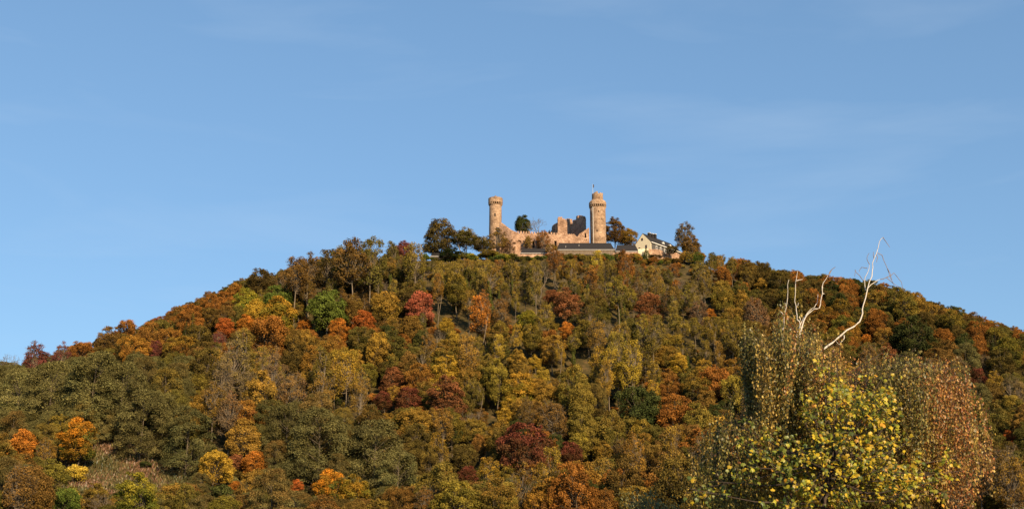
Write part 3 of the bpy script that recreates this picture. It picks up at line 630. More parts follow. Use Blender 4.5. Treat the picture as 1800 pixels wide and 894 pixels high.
A = [ # px, py, r, kind, tint, label
 (397, 580, 17, 'maple', 'orangered', 'small fiery orange-red crown set in dark foliage high on the shoulder'),
 (448, 556, 22, 'maple', 'gold', 'golden orange crown joining a broader gold one on the shoulder'),
 (489, 563, 32, 'maple', 'goldgreen', 'wide green dome capped with golden orange leaves on the shoulder'),
 (474, 604, 38, 'broadleaf', 'rust', 'sprawling rust-brown crown sloping below the golden domes'),
 (434, 575, 16, 'maple', 'orange', 'little orange crown wedged between fiery and golden ones'),
 (538, 578, 15, 'maple', 'orange', 'small orange crown at the lower edge of a fresh green dome'),
 (592, 586, 20, 'maple', 'orange', 'glowing light orange crown directly beneath the brightest green dome'),
 (641, 573, 21, 'maple', 'orangered', 'orange crown with a red shoulder beside the brightest green dome'),
 (575, 553, 34, 'broadleaf', 'green', 'brightest green dome-shaped tree amid orange neighbours'),
 (434, 534, 22, 'broadleaf', 'yellowgreen', 'yellow-green crown under the skyline beside a bluish green one'),
 (488, 538, 26, 'broadleaf', 'green', 'deep fresh green crown just above the golden domes'),
 (743, 548, 25, 'maple', 'redpink', 'pinkish red upright crown standing alone on the upper slope'),
 (843, 560, 20, 'slender', 'orange', 'tall tree with orange top above ivy-green stems'),
 (676, 545, 28, 'broadleaf', 'goldbrown', 'golden brown spreading crown beside the pinkish red tree'),
 (783, 578, 14, 'maple', 'gold', 'small yellow crown at the foot of the pinkish red tree'),
 (875, 612, 13, 'slender', 'yellow', 'narrow yellow column among ivy-clad trunks'),
 (825, 630, 18, 'slender', 'goldbrown', 'amber narrow crown leaning among ivy-clad trunks'),
 (686, 675, 21, 'maple', 'rustred', 'rusty red crown glowing at mid slope above crimson ones'),
 (609, 664, 20, 'slender', 'gold', 'upright golden crown next to a dark brown dome'),
 (515, 650, 28, 'broadleaf', 'darkbrown', 'dark brown dome among pale half-bare trunks'),
 (622, 468, 27, 'slender', 'brown', 'tall brown-topped tree with gaps standing up on the skyline'),
 (652, 470, 24, 'slender', 'olive', 'tall olive skyline tree between the tallest one and the maroon one'), (575, 478, 20, 'slender', 'darkbrown', 'dark narrow skyline tree next to the ivy-wrapped stem'), (520, 490, 22, 'slender', 'brown', 'narrow brown skyline tree beside the thin-crowned one'), (730, 466, 18, 'slender', 'oliveg', 'olive gold tree on the bank just under the hut'),
 (600, 462, 20, 'ivy', 'olive', 'ivy-wrapped stem beside the tallest skyline tree'),
 (545, 486, 28, 'halfbare', 'brown', 'thin-crowned brown skyline tree beside the tallest group'),
 (458, 506, 24, 'broadleaf', 'darkbrown', 'dark brown skyline tree farther down the ridge'),
 (709, 446, 18, 'maple', 'maroon', 'maroon crown on the skyline beside the hut'),
 (688, 450, 14, 'slender', 'olive', 'slim olive tree on the skyline next to the maroon one'),
 (929, 568, 19, 'broadleaf', 'yellowgreen', 'drooping yellow-green crown below the small outbuilding'),
 (997, 541, 27, 'maple', 'rustred', 'broad rusty orange crown below the timber building'),
 (971, 529, 15, 'maple', 'rustred', 'smaller rusty crown touching the broad one below the timber building'),
 (997, 585, 14, 'maple', 'orange', 'vivid orange crown beneath the broad rusty one'),
 (1146, 549, 25, 'maple', 'rustred', 'rusty red crown on a long ivy-clad stem below the cream house'),
 (1138, 505, 18, 'bare', 'grey', 'leafless pale-stemmed tree above the rusty red crown'),
 (1249, 556, 11, 'maple', 'orange', 'tiny orange crown beside a pinkish brown one'),
 (1229, 558, 18, 'halfbare', 'pinkgrey', 'pinkish brown thinning crown beside a tiny orange one'),
 (1329, 562, 24, 'halfbare', 'pinkgrey', 'wide pinkish brown crown next to dark green bushes'),
 (1049, 462, 12, 'slender', 'yellow', 'bright yellow narrow tree under the timber building'),
 (1099, 473, 15, 'slender', 'rust', 'rust-coloured tree leaning on the terrace wall'),
 (976, 466, 17, 'halfbare', 'rust', 'thin rust-coloured tree at the corner of the timber building'),
 (1193, 646, 17, 'maple', 'gold', 'golden cap tree between olive crowns at mid slope'),
 (1274, 490, 17, 'broadleaf', 'rust', 'orange-brown crown just below the ridge past the house'),
 (1338, 508, 13, 'maple', 'goldbrown', 'small amber crown within dark ridge trees'),
 (1019, 490, 15, 'bare', 'grey', 'leafless forked tree below the timber building'),
 (1070, 515, 11, 'bare', 'grey', 'pale slim leafless tree beneath the yellow narrow one'),
 (1194, 502, 13, 'bare', 'grey', 'leafless tree with many stems below the terrace walls'),
 (942, 640, 14, 'maple', 'gold', 'small golden crown above its twin at mid slope'),
 (954, 664, 14, 'maple', 'yellow', 'small yellow crown below its golden twin'),
 (41, 792, 28, 'maple', 'orange', 'large orange crown beside the grey-green feathery trees'),
 (138, 786, 33, 'maple', 'greenorange', 'dark green dome with an orange top above the clearing'),
 (80, 800, 18, 'halfbare', 'goldbrown', 'golden brown thin tree between the orange and green domes'),
 (131, 832, 12, 'shrub', 'yellow', 'bright yellow bush at the edge of the dry clearing'),
 (240, 892, 36, 'broadleaf', 'yellowgreen', 'large yellow-green crown in front of the dry clearing'),
 (120, 890, 26, 'broadleaf', 'green', 'rounded fresh green crown at the foot of the dry clearing'),
 (28, 893, 30, 'halfbare', 'brown', 'brown twiggy thin-leaved tree below the large orange crown'),
 (180, 885, 20, 'bare', 'grey', 'leafless sapling with fanned stems before the clearing'),
 (374, 828, 28, 'broadleaf', 'gold', 'golden crown bordering the dry clearing'),
 (448, 820, 22, 'maple', 'orange', 'orange rounded crown beside the golden one near the clearing'),
 (415, 818, 16, 'maple', 'rustred', 'rusty crown squeezed between golden and orange ones'),
 (413, 861, 11, 'maple', 'orange', 'small vivid orange tree under the rusty crown'),
 (392, 866, 20, 'shrub', 'darkgreen', 'dark green bush touching the small vivid orange tree'),
 (519, 861, 11, 'maple', 'orangered', 'small red-orange tree before brown foliage at the hill foot'),
 (583, 868, 28, 'maple', 'greenorange', 'green tree splashed with orange at the hill foot'),
 (626, 872, 28, 'maple', 'goldgreen', 'gold and orange crown beside the splashed green one'),
 (426, 782, 32, 'broadleaf', 'goldbrown', 'olive gold crown rising behind the golden and orange pair'),
 (273, 624, 16, 'broadleaf', 'maroon', 'maroon crown in the dark belt above feathery trees'),
 (224, 584, 18, 'broadleaf', 'rust', 'rust crown on the skyline above the dark belt'),
 (60, 640, 24, 'halfbare', 'maroon', 'thin maroon tree on the skyline where the ridge ends'),
 (15, 640, 20, 'bare', 'grey', 'leafless grey tree on the skyline at the ridge end'),
 (188, 608, 22, 'broadleaf', 'brown', 'brown crown filling the skyline dip beside the rust one'), (140, 624, 20, 'broadleaf', 'rust', 'orange-brown crown on the lower skyline above feathery foliage'), (105, 634, 17, 'halfbare', 'maroon', 'sparse reddish crown on the lower skyline above feathery foliage'),
 (675, 709, 18, 'maple', 'crimson', 'small crimson crown beneath the rusty red one'),
 (719, 712, 22, 'broadleaf', 'crimson', 'wide crimson crown beside the small crimson one'),
 (783, 712, 32, 'broadleaf', 'rustred', 'dark red-brown dome beyond the crimson pair'),
 (915, 694, 27, 'broadleaf', 'goldgreen', 'green crown with an orange ridge of leaves at mid slope'),
 (884, 734, 16, 'maple', 'gold', 'gold crown beneath the green and orange one'),
 (925, 808, 42, 'broadleaf', 'crimson', 'largest deep crimson crown at the hill foot'),
 (1007, 808, 24, 'maple', 'crimson', 'smaller crimson crown next to the largest one'),
 (1056, 802, 20, 'maple', 'goldbrown', 'amber crown next to the smaller crimson one'),
 (822, 842, 18, 'maple', 'crimson', 'dark crimson crown low beside a golden one'),
 (858, 838, 18, 'slender', 'goldgreen', 'golden patch-leaved crown between crimson trees'),
 (1130, 728, 38, 'broadleaf', 'darkgreen', 'big dark green crown beside the autumn maple thicket'),
 (1183, 741, 34, 'broadleaf', 'rust', 'orange-brown crown behind the drooping birch twigs'),
 (959, 700, 24, 'broadleaf', 'goldbrown', 'golden brown crown adjoining the orange-ridged one'),
 (783, 663, 26, 'broadleaf', 'gold', 'yellow-leaved crown above the dark red-brown dome'),
 (839, 735, 20, 'bare', 'grey', 'grey leafless tree amid olive crowns at mid slope'),
 (1542, 573, 22, 'maple', 'rust', 'burnt orange crown behind the arching white branch'),
 (1587, 582, 18, 'maple', 'rust', 'burnt orange crown beside dark green ones past the white branch'),
 (1526, 602, 11, 'maple', 'orange', 'small bright orange crown seen beneath the arching branch'),
 (1562, 630, 20, 'maple', 'rustred', 'red-orange crown just above the yellow maple leaves'),
 (1600, 606, 38, 'broadleaf', 'darkgreen', 'wide dark green crown beneath the burnt orange pair'),
 (1722, 672, 18, 'maple', 'crimson', 'crimson crown peeping past the copper birch strands'),
 (1775, 776, 14, 'maple', 'orangered', 'red crown on the slope past the copper birch strands'),
 (1788, 564, 20, 'bare', 'grey', 'leafless tree breaking the skyline far along the ridge'),
 (90, 700, 46, 'feathery', 'robinia', 'large grey-green feathery tree in the middle of its stand'),
 (165, 690, 52, 'feathery', 'robinia', 'tallest grey-green feathery tree above the orange topped dome'),
 (215, 700, 44, 'feathery', 'robinia', 'grey-green feathery tree on the outer side of its stand'),
 (30, 715, 44, 'feathery', 'robinia', 'grey-green feathery tree above the large orange crown'),
 (250, 745, 42, 'feathery', 'robdark', 'dull green feathery tree above the clearing top'),
 (330, 775, 40, 'feathery', 'robdark', 'dull green feathery tree at the side of the clearing'),
 (560, 790, 50, 'feathery', 'robdark', 'wide dull green feathery tree at the hill foot'),
 (660, 810, 50, 'feathery', 'robinia', 'grey-green feathery crown sloping behind the gold and orange one'),
 (505, 770, 40, 'feathery', 'robdark', 'dull feathery crown behind the orange rounded one'),
 (700, 850, 40, 'feathery', 'robinia', 'pale feathery crown next to dark crimson foliage'),
]
for a in A: add(*a)
# trees up on the castle terrace, placed at their own depth
for a in [(768, 424, 31, 'maple', 'darkbrown', 'big dark round tree towering over the hut roof', 690), (820, 424, 21, 'halfbare', 'oliveg', 'airy olive tree between the dark round tree and slim tower', 686),
          (847, 431, 19, 'halfbare', 'oliveg', 'thin olive tree at the foot of the slim tower', 688), (877, 426, 16, 'halfbare', 'goldbrown', 'brown tree standing before the slim tower base', 684), (893, 436, 13, 'halfbare', 'pinkgrey', 'thin pinkish brown tree before the sloping curtain wall', 686), (928, 428, 9, 'halfbare', 'goldbrown', 'little thin-leaved tree against the battlemented wall above the outbuilding', 690), (812, 446, 21, 'slender', 'olive', 'leafy olive tree hiding the end of the hut', 674), (862, 447, 15, 'broadleaf', 'oliveg', 'low olive gold crown beneath the brown tree at the tower', 671), (790, 462, 20, 'broadleaf', 'darkgreen', 'dark green crown on the bank below the hut', 664),
          (916, 399, 17, 'maple', 'darkgreen', 'dark evergreen tree rising behind the battlements', 735), (947, 392, 14, 'bare', 'grey', 'leafless courtyard tree behind the battlements', 716),
          (954, 424, 12, 'halfbare', 'rust', 'rusty tree hiding the gateway in the curtain wall', 688), (968, 438, 13, 'halfbare', 'goldbrown', 'golden brown tree between the outbuilding and timber building', 674),
          (1079, 413, 20, 'broadleaf', 'brown', 'brown crown behind the stout tower', 724), (1104, 419, 16, 'broadleaf', 'goldbrown', 'lower brown crown beside the cream gable', 722),
          (1204, 420, 19, 'halfbare', 'grey', 'greyish nearly bare tree at the end of the cream house', 716), (1214, 438, 17, 'broadleaf', 'brown', 'lower brown tree just past the cream house', 690),
          (1136, 448, 9, 'spruce', 'green', 'small green conifer against the terrace wall', 675), (1181, 459, 11, 'slender', 'oliveg', 'olive creeper-like tree covering the far terrace wall', 676), (1152, 456, 10, 'shrub', 'darkbrown', 'dark bush below the broken terrace wall', 674), (842, 440, 16, 'slender', 'olive', 'olive tree left standing close to the slim tower shaft', 678)]:
    add(*a[:6], Y=a[6])
trees[-1]['label'] = 'olive tree standing close to the slim tower shaft'

def palette(px, py):
    w = prng.random
    d = py - skyline(px)
    if px < 330 and 635 < py < 800 and px < 330-(py-635)*.05: return [('feathery', 'robinia', 5), ('feathery', 'robdark', 3), ('broadleaf', 'olive', 1)]
    if 470 < px < 730 and 745 < py: return [('feathery', 'robdark', 3), ('feathery', 'robinia', 1.5), ('broadleaf', 'olive', 2), ('broadleaf', 'darkbrown', 2), ('broadleaf', 'brown', 1.5)]
    if px < 470 and py > 760: return [('halfbare', 'grey', 2), ('broadleaf', 'brown', 2), ('feathery', 'robdark', 3), ('broadleaf', 'olive', 2), ('shrub', 'goldbrown', 1)]
    if px < 420 and d < 140: return [('broadleaf', 'darkbrown', 4), ('broadleaf', 'brown', 2), ('broadleaf', 'rust', 3), ('broadleaf', 'olive', 2), ('spruce', 'darkgreen', .5), ('maple', 'rust', 1), ('halfbare', 'maroon', .5)]
    if 260 < px < 640 and 625 < py < 745: return [('halfbare', 'grey', 2.2), ('halfbare', 'goldbrown', 2.5), ('slender', 'oliveg', 2), ('broadleaf', 'darkbrown', 2.5), ('broadleaf', 'goldbrown', 2), ('halfbare', 'pinkgrey', 1), ('bare', 'grey', .5)]
    if px < 740 and py < 560: return [('slender', 'brown', 2), ('slender', 'olive', 2), ('halfbare', 'brown', 2), ('broadleaf', 'olive', 2.5), ('ivy', 'oliveg', 1), ('spruce', 'darkgreen', .4), ('broadleaf', 'darkbrown', 1.5), ('bare', 'grey', .4)]
    if px < 740: return [('broadleaf', 'darkbrown', 3), ('broadleaf', 'rust', 1.6), ('broadleaf', 'olive', 2.5), ('broadleaf', 'goldbrown', 1.6), ('maple', 'brown', 1), ('broadleaf', 'darkgreen', 1)]
    if px < 1260 and py < 585: return [('slender', 'oliveg', 2.5), ('slender', 'olive', 2), ('halfbare', 'oliveg', 2.5), ('halfbare', 'brown', 2), ('ivy', 'oliveg', 2.6), ('ivy', 'rust', 1.2), ('bare', 'grey', 1.6), ('halfbare', 'rust', 1), ('broadleaf', 'olive', .7), ('slender', 'goldbrown', 1.2), ('shrub', 'rust', 1)]
    if px < 1300 and py < 715: return [('slender', 'oliveg', 3.2), ('slender', 'goldbrown', 1.5), ('ivy', 'oliveg', 2), ('broadleaf', 'oliveg', 2.4), ('broadleaf', 'goldbrown', 1.8), ('broadleaf', 'olive', 1.4), ('halfbare', 'goldbrown', 1.5), ('halfbare', 'brown', 1), ('maple', 'gold', .5), ('shrub', 'rust', .6), ('slender', 'gold', .5), ('broadleaf', 'rust', 1.1)]
    if px < 1300: return [('broadleaf', 'olive', 3), ('broadleaf', 'darkbrown', 1.8), ('broadleaf', 'brown', 1.4), ('broadleaf', 'oliveg', 2.4), ('broadleaf', 'rust', 1.2), ('maple', 'goldbrown', 1), ('broadleaf', 'darkgreen', 1.2), ('feathery', 'robdark', .4), ('halfbare', 'brown', 1.5), ('slender', 'goldbrown', 1), ('maple', 'brown', .8), ('broadleaf', 'goldbrown', 1)]
    if py < 640: return [('broadleaf', 'darkbrown', 4), ('broadleaf', 'rust', 1.3), ('broadleaf', 'olive', 2.6), ('broadleaf', 'darkgreen', 2), ('broadleaf', 'brown', 2.4), ('spruce', 'darkgreen', .4), ('broadleaf', 'goldbrown', .8), ('maple', 'rust', .8)]
    return [('broadleaf', 'darkbrown', 3), ('broadleaf', 'brown', 2), ('halfbare', 'grey', 2), ('broadleaf', 'olive', 2.5), ('broadleaf', 'goldbrown', 1.2), ('feathery', 'robdark', 1), ('halfbare', 'brown', 1.5)]

for px in list(np.arange(742, 884, 5.0))+list(np.arange(884, 1236, 4.6))+list(np.arange(1115, 1205, 3.2)):
    y = prng.uniform(663, 672) if px < 1115 else prng.uniform(652, 671); tpy = prng.uniform(444.5, 450) + (3 if 905 < px < 962 else 0); px = px + prng.uniform(-3, 3)
    if 1120 < px < 1200: tpy += prng.uniform(5, 11)
    if px > 1200: tpy -= 4
    if px < 884: tpy += prng.uniform(-6, 4) if not 752 < px < 802 else 7
    q = P(px, tpy, y); gz = float(height(q[0], y)); pr = prng.choice(PROTO['shrub'] if q[2]-gz < 5.5 else PROTO['broadleaf']+PROTO['halfbare']); sz = (q[2]-gz)/pr['Rtop']
    if q[2]-gz < 1.2: continue
    trees.append(dict(p=pr, x=q[0], y=y, z=gz, s=max(sz*prng.uniform(.9, 1.3), 2.0/pr['R']), sz=sz, rot=prng.uniform(0, 6.28), tint=prng.choice(['green', 'olive', 'goldbrown', 'rust', 'oliveg', 'olive', 'brown'] if px > 960 else ['green', 'olive', 'darkgreen', 'yellowgreen']), label=None, accent=False, lift=0.0))
# random fill, Poisson disk on the terrain
cell = 7.0; grid = {}
def near(x, y, d):
    i, j = int(x//cell), int(y//cell); n_ = int(d//cell)+1
    for a in range(i-n_, i+n_+1):
        for c in range(j-n_, j+n_+1):
            for (qx, qy, qd) in grid.get((a, c), ()):
                if (qx-x)**2+(qy-y)**2 < max(d*d, qd*qd)*.999: return True
    return False
def put(x, y, d): grid.setdefault((int(x//cell), int(y//cell)), []).append((x, y, d))
for t_ in trees: put(t_['x'], t_['y'], 5.0)
acc = []
for t_ in trees:
    px, py, dep = proj((t_['x'], t_['y'], t_['z']+t_['lift']+t_['sz']*t_['p']['cz'])); acc.append((px, py, t_['s']*t_['p']['R']/dep*FPX*(.45 if t_['p']['kind'] in ('bare', 'halfbare') else 1), t_['y']))
BLD = [(-62, -28, 676, 700), (-20, 95, 672, 770), (95, 130, 676, 735), (0, 95, 664, 700)]
nfill = 0
for _ in range(26000):
    y = 296 + (prng.random()**.9)*(716-296); hw = .465*y/cos(PITCH)+45; x = prng.uniform(-hw, hw); yr = float(YR(x))
    if y > yr+32 and not (-62 < x < 135): continue
    if any(a < x < c and b_ < y < d for a, c, b_, d in BLD): continue
    if y > 668 and -70 < x < 135: continue
    gz = float(height(x, y)); 
    if ((x+130)/24)**2 + ((y-392)/15)**2 < 1: continue
    px, py, dep = proj((x, y, gz+9)); 
    pal = palette(px, py)
    def drift(q):
        h = (sum(map(ord, q[1]))*7 + sum(map(ord, q[0]))*3) % 97
        return q[2]*exp(1.7*sin(x*.062*(1+.004*h)+h)*sin(y*.055+h*1.7) + .8*sin((x+y)*.031+h*.6))
    kd, tn_, _w = prng.choices(pal, [drift(q) for q in pal])[0]
    pr = prng.choice(PROTO[kd]); s = prng.uniform(.66, 1.22)*(1.0 if y < 480 else .92)
    if kd == 'shrub': s *= prng.uniform(.8, 1.4)
    if kd in ('slender', 'ivy', 'halfbare', 'bare'): s *= 1.22
    elif y > 480 and kd != 'shrub': s *= 1.08
    d = pr['R']*s*(1.12 if kd in ('broadleaf', 'maple', 'feathery') else prng.choice((1.3, 1.7, 2.0)))
    if kd in ('slender', 'ivy', 'halfbare', 'bare'): d = max(d, 5.2)
    if near(x, y, d): continue
    sz = s*prng.uniform(.9, 1.38); s *= prng.uniform(.86, 1.1)
    top = proj((x, y, gz+sz*pr['Rtop'])); rpx = s*pr['R']/dep*FPX
    lim = skyline(px) + prng.uniform(-2, 7)
    for qx in (px-rpx*.5, px+rpx*.5): lim = max(lim, skyline(qx)-4)
    if 150 < px < 335 and y < 385: lim = max(lim, 848 + (18 if 180 < px < 300 else 0))
    for ax, ay, ar, ayy in acc:
        if y < ayy+1 and abs(ax-px) < .75*rpx+.7*ar: lim = max(lim, ay + .12*ar) if top[1] < ay+.12*ar else lim
    if top[1] < lim:
        basepy = proj((x, y, gz))[1]; f = (basepy-lim)/(basepy-top[1]+1e-6)
        if f < .5: 
            if f < .16: continue
            pr = prng.choice(PROTO['shrub']); kd = 'shrub'; s = sz = max(.45, f*17/6*.8); f = 1
            if proj((x, y, gz+sz*pr['Rtop']))[1] < lim: continue
        sz *= f; s *= f**.6
    put(x, y, d)
    trees.append(dict(p=pr, x=x, y=y, z=gz, s=s, sz=sz, rot=prng.uniform(0, 6.28), tint=tn_, label=None, accent=False, lift=0.0)); nfill += 1
# how much of the picture each tree fills decides which are built singly
BW, BH = 600, 298
occ = np.zeros((BH, BW), bool); occ[int(610/3):, int(1300/3):int(1730/3)] = True; occ[int(750/3):, int(1190/3):int(1320/3)] = True
yy_, xx_ = np.mgrid[0:BH, 0:BW]
for t_ in sorted(trees, key=lambda t: t['y']):
    px, py, dep = proj((t_['x'], t_['y'], t_['z']+t_['lift']+t_['sz']*t_['p']['cz'])); rp_ = t_['s']*t_['p']['R']/dep*FPX/3; rq = t_['sz']*(t_['p']['Rtop']-t_['p']['cz'])/dep*FPX/3*1.02
    t_['px'], t_['py'] = px, py; cx, cy = px/3, py/3
    x0, x1, y0, y1 = max(0, int(cx-rp_)), min(BW, int(cx+rp_)+2), max(0, int(cy-rq)), min(BH, int(cy+rq)+2); t_['vis'] = 0
    if x1 <= x0 or y1 <= y0: continue
    e_ = ((xx_[y0:y1, x0:x1]-cx)/max(rp_, .5))**2 + ((yy_[y0:y1, x0:x1]-cy)/max(rq, .5))**2 < .9
    o = occ[y0:y1, x0:x1]; t_['vis'] = int((e_ & ~o).sum()); o |= e_
fill = sorted([t_ for t_ in trees if not t_['accent']], key=lambda t: -t['vis'])
single = [t_ for t_ in trees if t_['accent']] + [t_ for t_ in fill[:255] if t_['vis'] > 12]
rest = [t_ for t_ in fill if t_ not in single] if False else fill[sum(1 for t_ in fill[:255] if t_['vis'] > 12):]
def zone(px, py):
    d = py - skyline(px)
    if px < 740 and d < 62: return 'on the ridge beyond the hut'
    if px > 1215 and d < 62: return 'on the ridge beyond the cream house'
    if 740 <= px <= 1215 and py < 505: return 'on the bank right under the castle walls'
    if 740 <= px <= 1240 and py < 590: return 'on the steep slope of bare stems below the castle'
    if px < 330 and py > 640: return 'in the feathery stand around the dry clearing'
    if px < 740 and py < 645: return 'among the orange crowns on the shoulder'
    if px < 740 and py < 745: return 'among pale stems above the dull feathery trees'
    if px < 740: return 'at the hill foot near the dry clearing'
    if px < 1260 and py < 715: return 'at mid slope above the crimson crowns'
    if px < 1260: return 'at the hill foot around the crimson crowns'
    if py < 640: return 'on the slope behind the dead white branches'
    return 'on the lower slope behind the weeping birch'
import re
LM = []
for t_ in trees:
    if t_['accent'] and t_['label']:
        sh = re.split(r' (?:set|joining|capped|sloping|wedged|at|directly|with|beside|amid|under|just|standing|above|among|glowing|next|on|farther|below|touching|beneath|between|within|rising|squeezed|splashed|before|in|where|peeping|breaking|behind|seen|adjoining|beyond|towering|hiding|leaning|bordering|low|close|against|covering|past|along|over) ', t_['label'])[0]
        LM.append((sh, t_))
cnt_ = {}
for sh, _t in LM: cnt_[sh] = cnt_.get(sh, 0)+1
LM = [(sh, q) for sh, q in LM if cnt_[sh] == 1 and q['vis'] > 25 and len(sh.split()) > 1 and sh not in ('tall tree', 'green tree', 'leafless tree')]
def beside(t_):
    b = min(LM, key=lambda m: (m[1]['x']-t_['x'])**2 + (m[1]['y']-t_['y'])**2); dx, dy = b[1]['x']-t_['x'], b[1]['y']-t_['y']; d = sqrt(dx*dx+dy*dy)
    if d > 45: return None
    return ('just ' if d < 18 else 'a way ' if d > 30 else '') + ('uphill of' if dy < -abs(dx) else 'downhill of' if dy > abs(dx) else 'beside' if d < 18 else 'level with') + ' the ' + b[0]
seen_lab = {}
for t_ in single:
    pr = t_['p']; kd = pr['kind']; lab = t_['label']; grp = None
    if not lab:
        z_ = zone(t_['px'], t_['py']); hgt = t_['sz']*pr['Rtop']
        wd = WORD[t_['tint']]; sz_ = 'low ' if hgt < 10 and kd != 'shrub' else ('big ' if t_['s']*pr['R'] > 6.9 else '')
        lab = f'{sz_}{wd} {FORM[kd]} {z_}'; grp = f'{FORM[kd]}s {z_}'
        bs_ = beside(t_); alt = f'{sz_}{wd} {FORM[kd]} {bs_}'.replace('just beside', 'beside').replace('a way beside', 'beside')
        if bs_ and len(alt.split()) <= 16: lab = alt
        if lab in seen_lab and seen_lab[lab] != grp: grp = seen_lab[lab]
        seen_lab[lab] = grp
    else: grp = None
    root = thing(NAME[kd], lab, 'bush' if kd == 'shrub' else 'tree', (t_['x'], t_['y'], t_['z']), t_['rot'], grp); root.scale = (t_['s'], t_['s'], t_['sz'])
    a, b_ = T[t_['tint']]; j = prng.uniform(.85, 1.18); a = [c*j*prng.uniform(.93, 1.07) for c in a]; b_ = [c*j for c in b_]
    if not t_['accent']:
        mxc = T[prng.choice(('goldbrown', 'rust', 'olive', 'oliveg', 'brown', 'gold', 'yellowgreen'))][1]; b_ = [.6*c+.4*m_ for c, m_ in zip(b_, mxc)]
    lf_ = t_['lift']/t_['sz']
    tk = link('trunk', pr['trunk'], root, (0, 0, lf_)); c = link('crown', pr['crown'], root, (0, 0, lf_)); c['tint'] = a; c['tint_b'] = b_
    if lf_ > 1: MB().tube([(0, 0, -1.5), (.1, .05, lf_*.5), (0, 0, lf_+.5)], [.36, .3, .26], 7).build('lower_trunk', M_BARK, root, True)
    if 'ivy' in pr: link('ivy', pr['ivy'], root)
# the rest of the wood: one mass
for _ in range(2600):
    y = prng.uniform(330, 668); hw = .465*y/cos(PITCH)+20; x = prng.uniform(-hw, hw)
    if y > float(YR(x))-4 or ((x+130)/30)**2 + ((y-390)/22)**2 < 1 or (abs(x+130) < 26 and y < 392): continue
    if y > 520 and -70 < x < 140 and prng.random() < .7: continue
    pr = prng.choice(PROTO['shrub']); sc = prng.uniform(.3, .85)
    rest.append(dict(p=pr, x=x, y=y, z=float(height(x, y)), s=sc*1.15, sz=sc, rot=prng.uniform(0, 6.28), tint=prng.choice(('olive', 'brown', 'oliveg', 'darkgreen', 'goldbrown', 'darkbrown', 'rust')), vis=0))
pts = np.array([(t_['x'], t_['y'], t_['z']) for t_ in rest], np.float32)
print('TREES single', len(single), 'rest', len(rest), 'hidden', sum(1 for t_ in rest if t_['vis'] == 0))
me = bpy.data.meshes.new('forest'); me.from_pydata([tuple(map(float, q)) for q in pts], [], [])
def pattr(n, ty, arr):
    a = me.attributes.new(n, ty, 'POINT'); arr = np.asarray(arr, np.int32 if ty == 'INT' else np.float32)
    a.data.foreach_set({'INT': 'value', 'FLOAT': 'value', 'FLOAT_VECTOR': 'vector'}[ty], arr.ravel())
pattr('pick', 'INT', [t_['p']['idx'] for t_ in rest]); pattr('turn', 'FLOAT_VECTOR', [(0, 0, t_['rot']) for t_ in rest]); pattr('size', 'FLOAT_VECTOR', [(t_['s'], t_['s'], t_['sz']) for t_ in rest])
js = [prng.uniform(.85, 1.18) for _ in rest]
pattr('tint', 'FLOAT_VECTOR', [[c*j for c in T[t_['tint']][0]] for t_, j in zip(rest, js)]); pattr('tint_b', 'FLOAT_VECTOR', [[c*j for c in T[t_['tint']][1]] for t_, j in zip(rest, js)])
pc = bpy.data.collections.new('tree_kinds')
for i, p in enumerate(ALLP): pc.objects.link(bpy.data.objects.new(f'kind_{i:03d}', p['whole']))
ng = bpy.data.node_groups.new('spread_trees', 'GeometryNodeTree')
ng.interface.new_socket('Geometry', in_out='INPUT', socket_type='NodeSocketGeometry'); ng.interface.new_socket('Geometry', in_out='OUTPUT', socket_type='NodeSocketGeometry')
gi = N(ng, 'NodeGroupInput'); go = N(ng, 'NodeGroupOutput'); ci = N(ng, 'GeometryNodeCollectionInfo'); ci.inputs['Collection'].default_value = pc; ci.inputs['Separate Children'].default_value = True; ci.inputs['Reset Children'].default_value = True
ip = N(ng, 'GeometryNodeInstanceOnPoints'); ip.inputs['Pick Instance'].default_value = True
def na(n, ty): q = N(ng, 'GeometryNodeInputNamedAttribute', data_type=ty); q.inputs['Name'].default_value = n; return q.outputs['Attribute']
k = ng.links.new
k(gi.outputs[0], ip.inputs['Points']); k(ci.outputs[0], ip.inputs['Instance']); k(na('pick', 'INT'), ip.inputs['Instance Index'])
e2r = N(ng, 'FunctionNodeEulerToRotation'); k(na('turn', 'FLOAT_VECTOR'), e2r.inputs[0]); k(e2r.outputs[0], ip.inputs['Rotation']); k(na('size', 'FLOAT_VECTOR'), ip.inputs['Scale']); k(ip.outputs[0], go.inputs[0])
fo = link('forest', me); fo.modifiers.new('spread', 'NODES').node_group = ng
tag(fo, 'mixed autumn woodland and undergrowth filling the gaps between the bigger crowns', 'forest', kind='stuff')

# ------------------------------------------------------------------ dry clearing on the spur
rg = np.random.default_rng(9); n = 9000
u = rg.random(n)**.5; a = rg.random(n)*2*pi; gx_ = -130+28*u*np.cos(a); gy_ = 391+19*u*np.sin(a); gz_ = height(gx_, gy_)
hgt = rg.uniform(.5, 1.5, n); tg = nrm(np.stack([rg.normal(0, .25, n), rg.normal(0, .25, n), np.ones(n)], 1)); nn = nrm(np.stack([rg.normal(size=n), rg.normal(size=n)-.6, rg.normal(size=n)*.2], 1))
GV, GQ = leaves(np.stack([gx_, gy_, gz_+hgt*.4], 1), nn, hgt, rg, .3, tg)
pat = np.sin(gx_*.22+1)*np.sin(gy_*.3)+rg.normal(0, .35, n); c1, c2, c3 = np.array([.24, .13, .075]), np.array([.19, .15, .06]), np.array([.10, .10, .035])
gc = np.where((pat > .25)[:, None], c1, np.where((pat > -.45)[:, None], c2, c3))*rg.uniform(.6, 1.3, (n, 1))
tag(link('dry_grass', mesh_quads('dry_grass', GV, GQ, [M_FG], fattr={'leaf_colour': ('FLOAT_COLOR', np.c_[gc, np.ones(n)])})), 'dry reddish brown grass and weeds covering the open clearing', 'grass', kind='stuff')
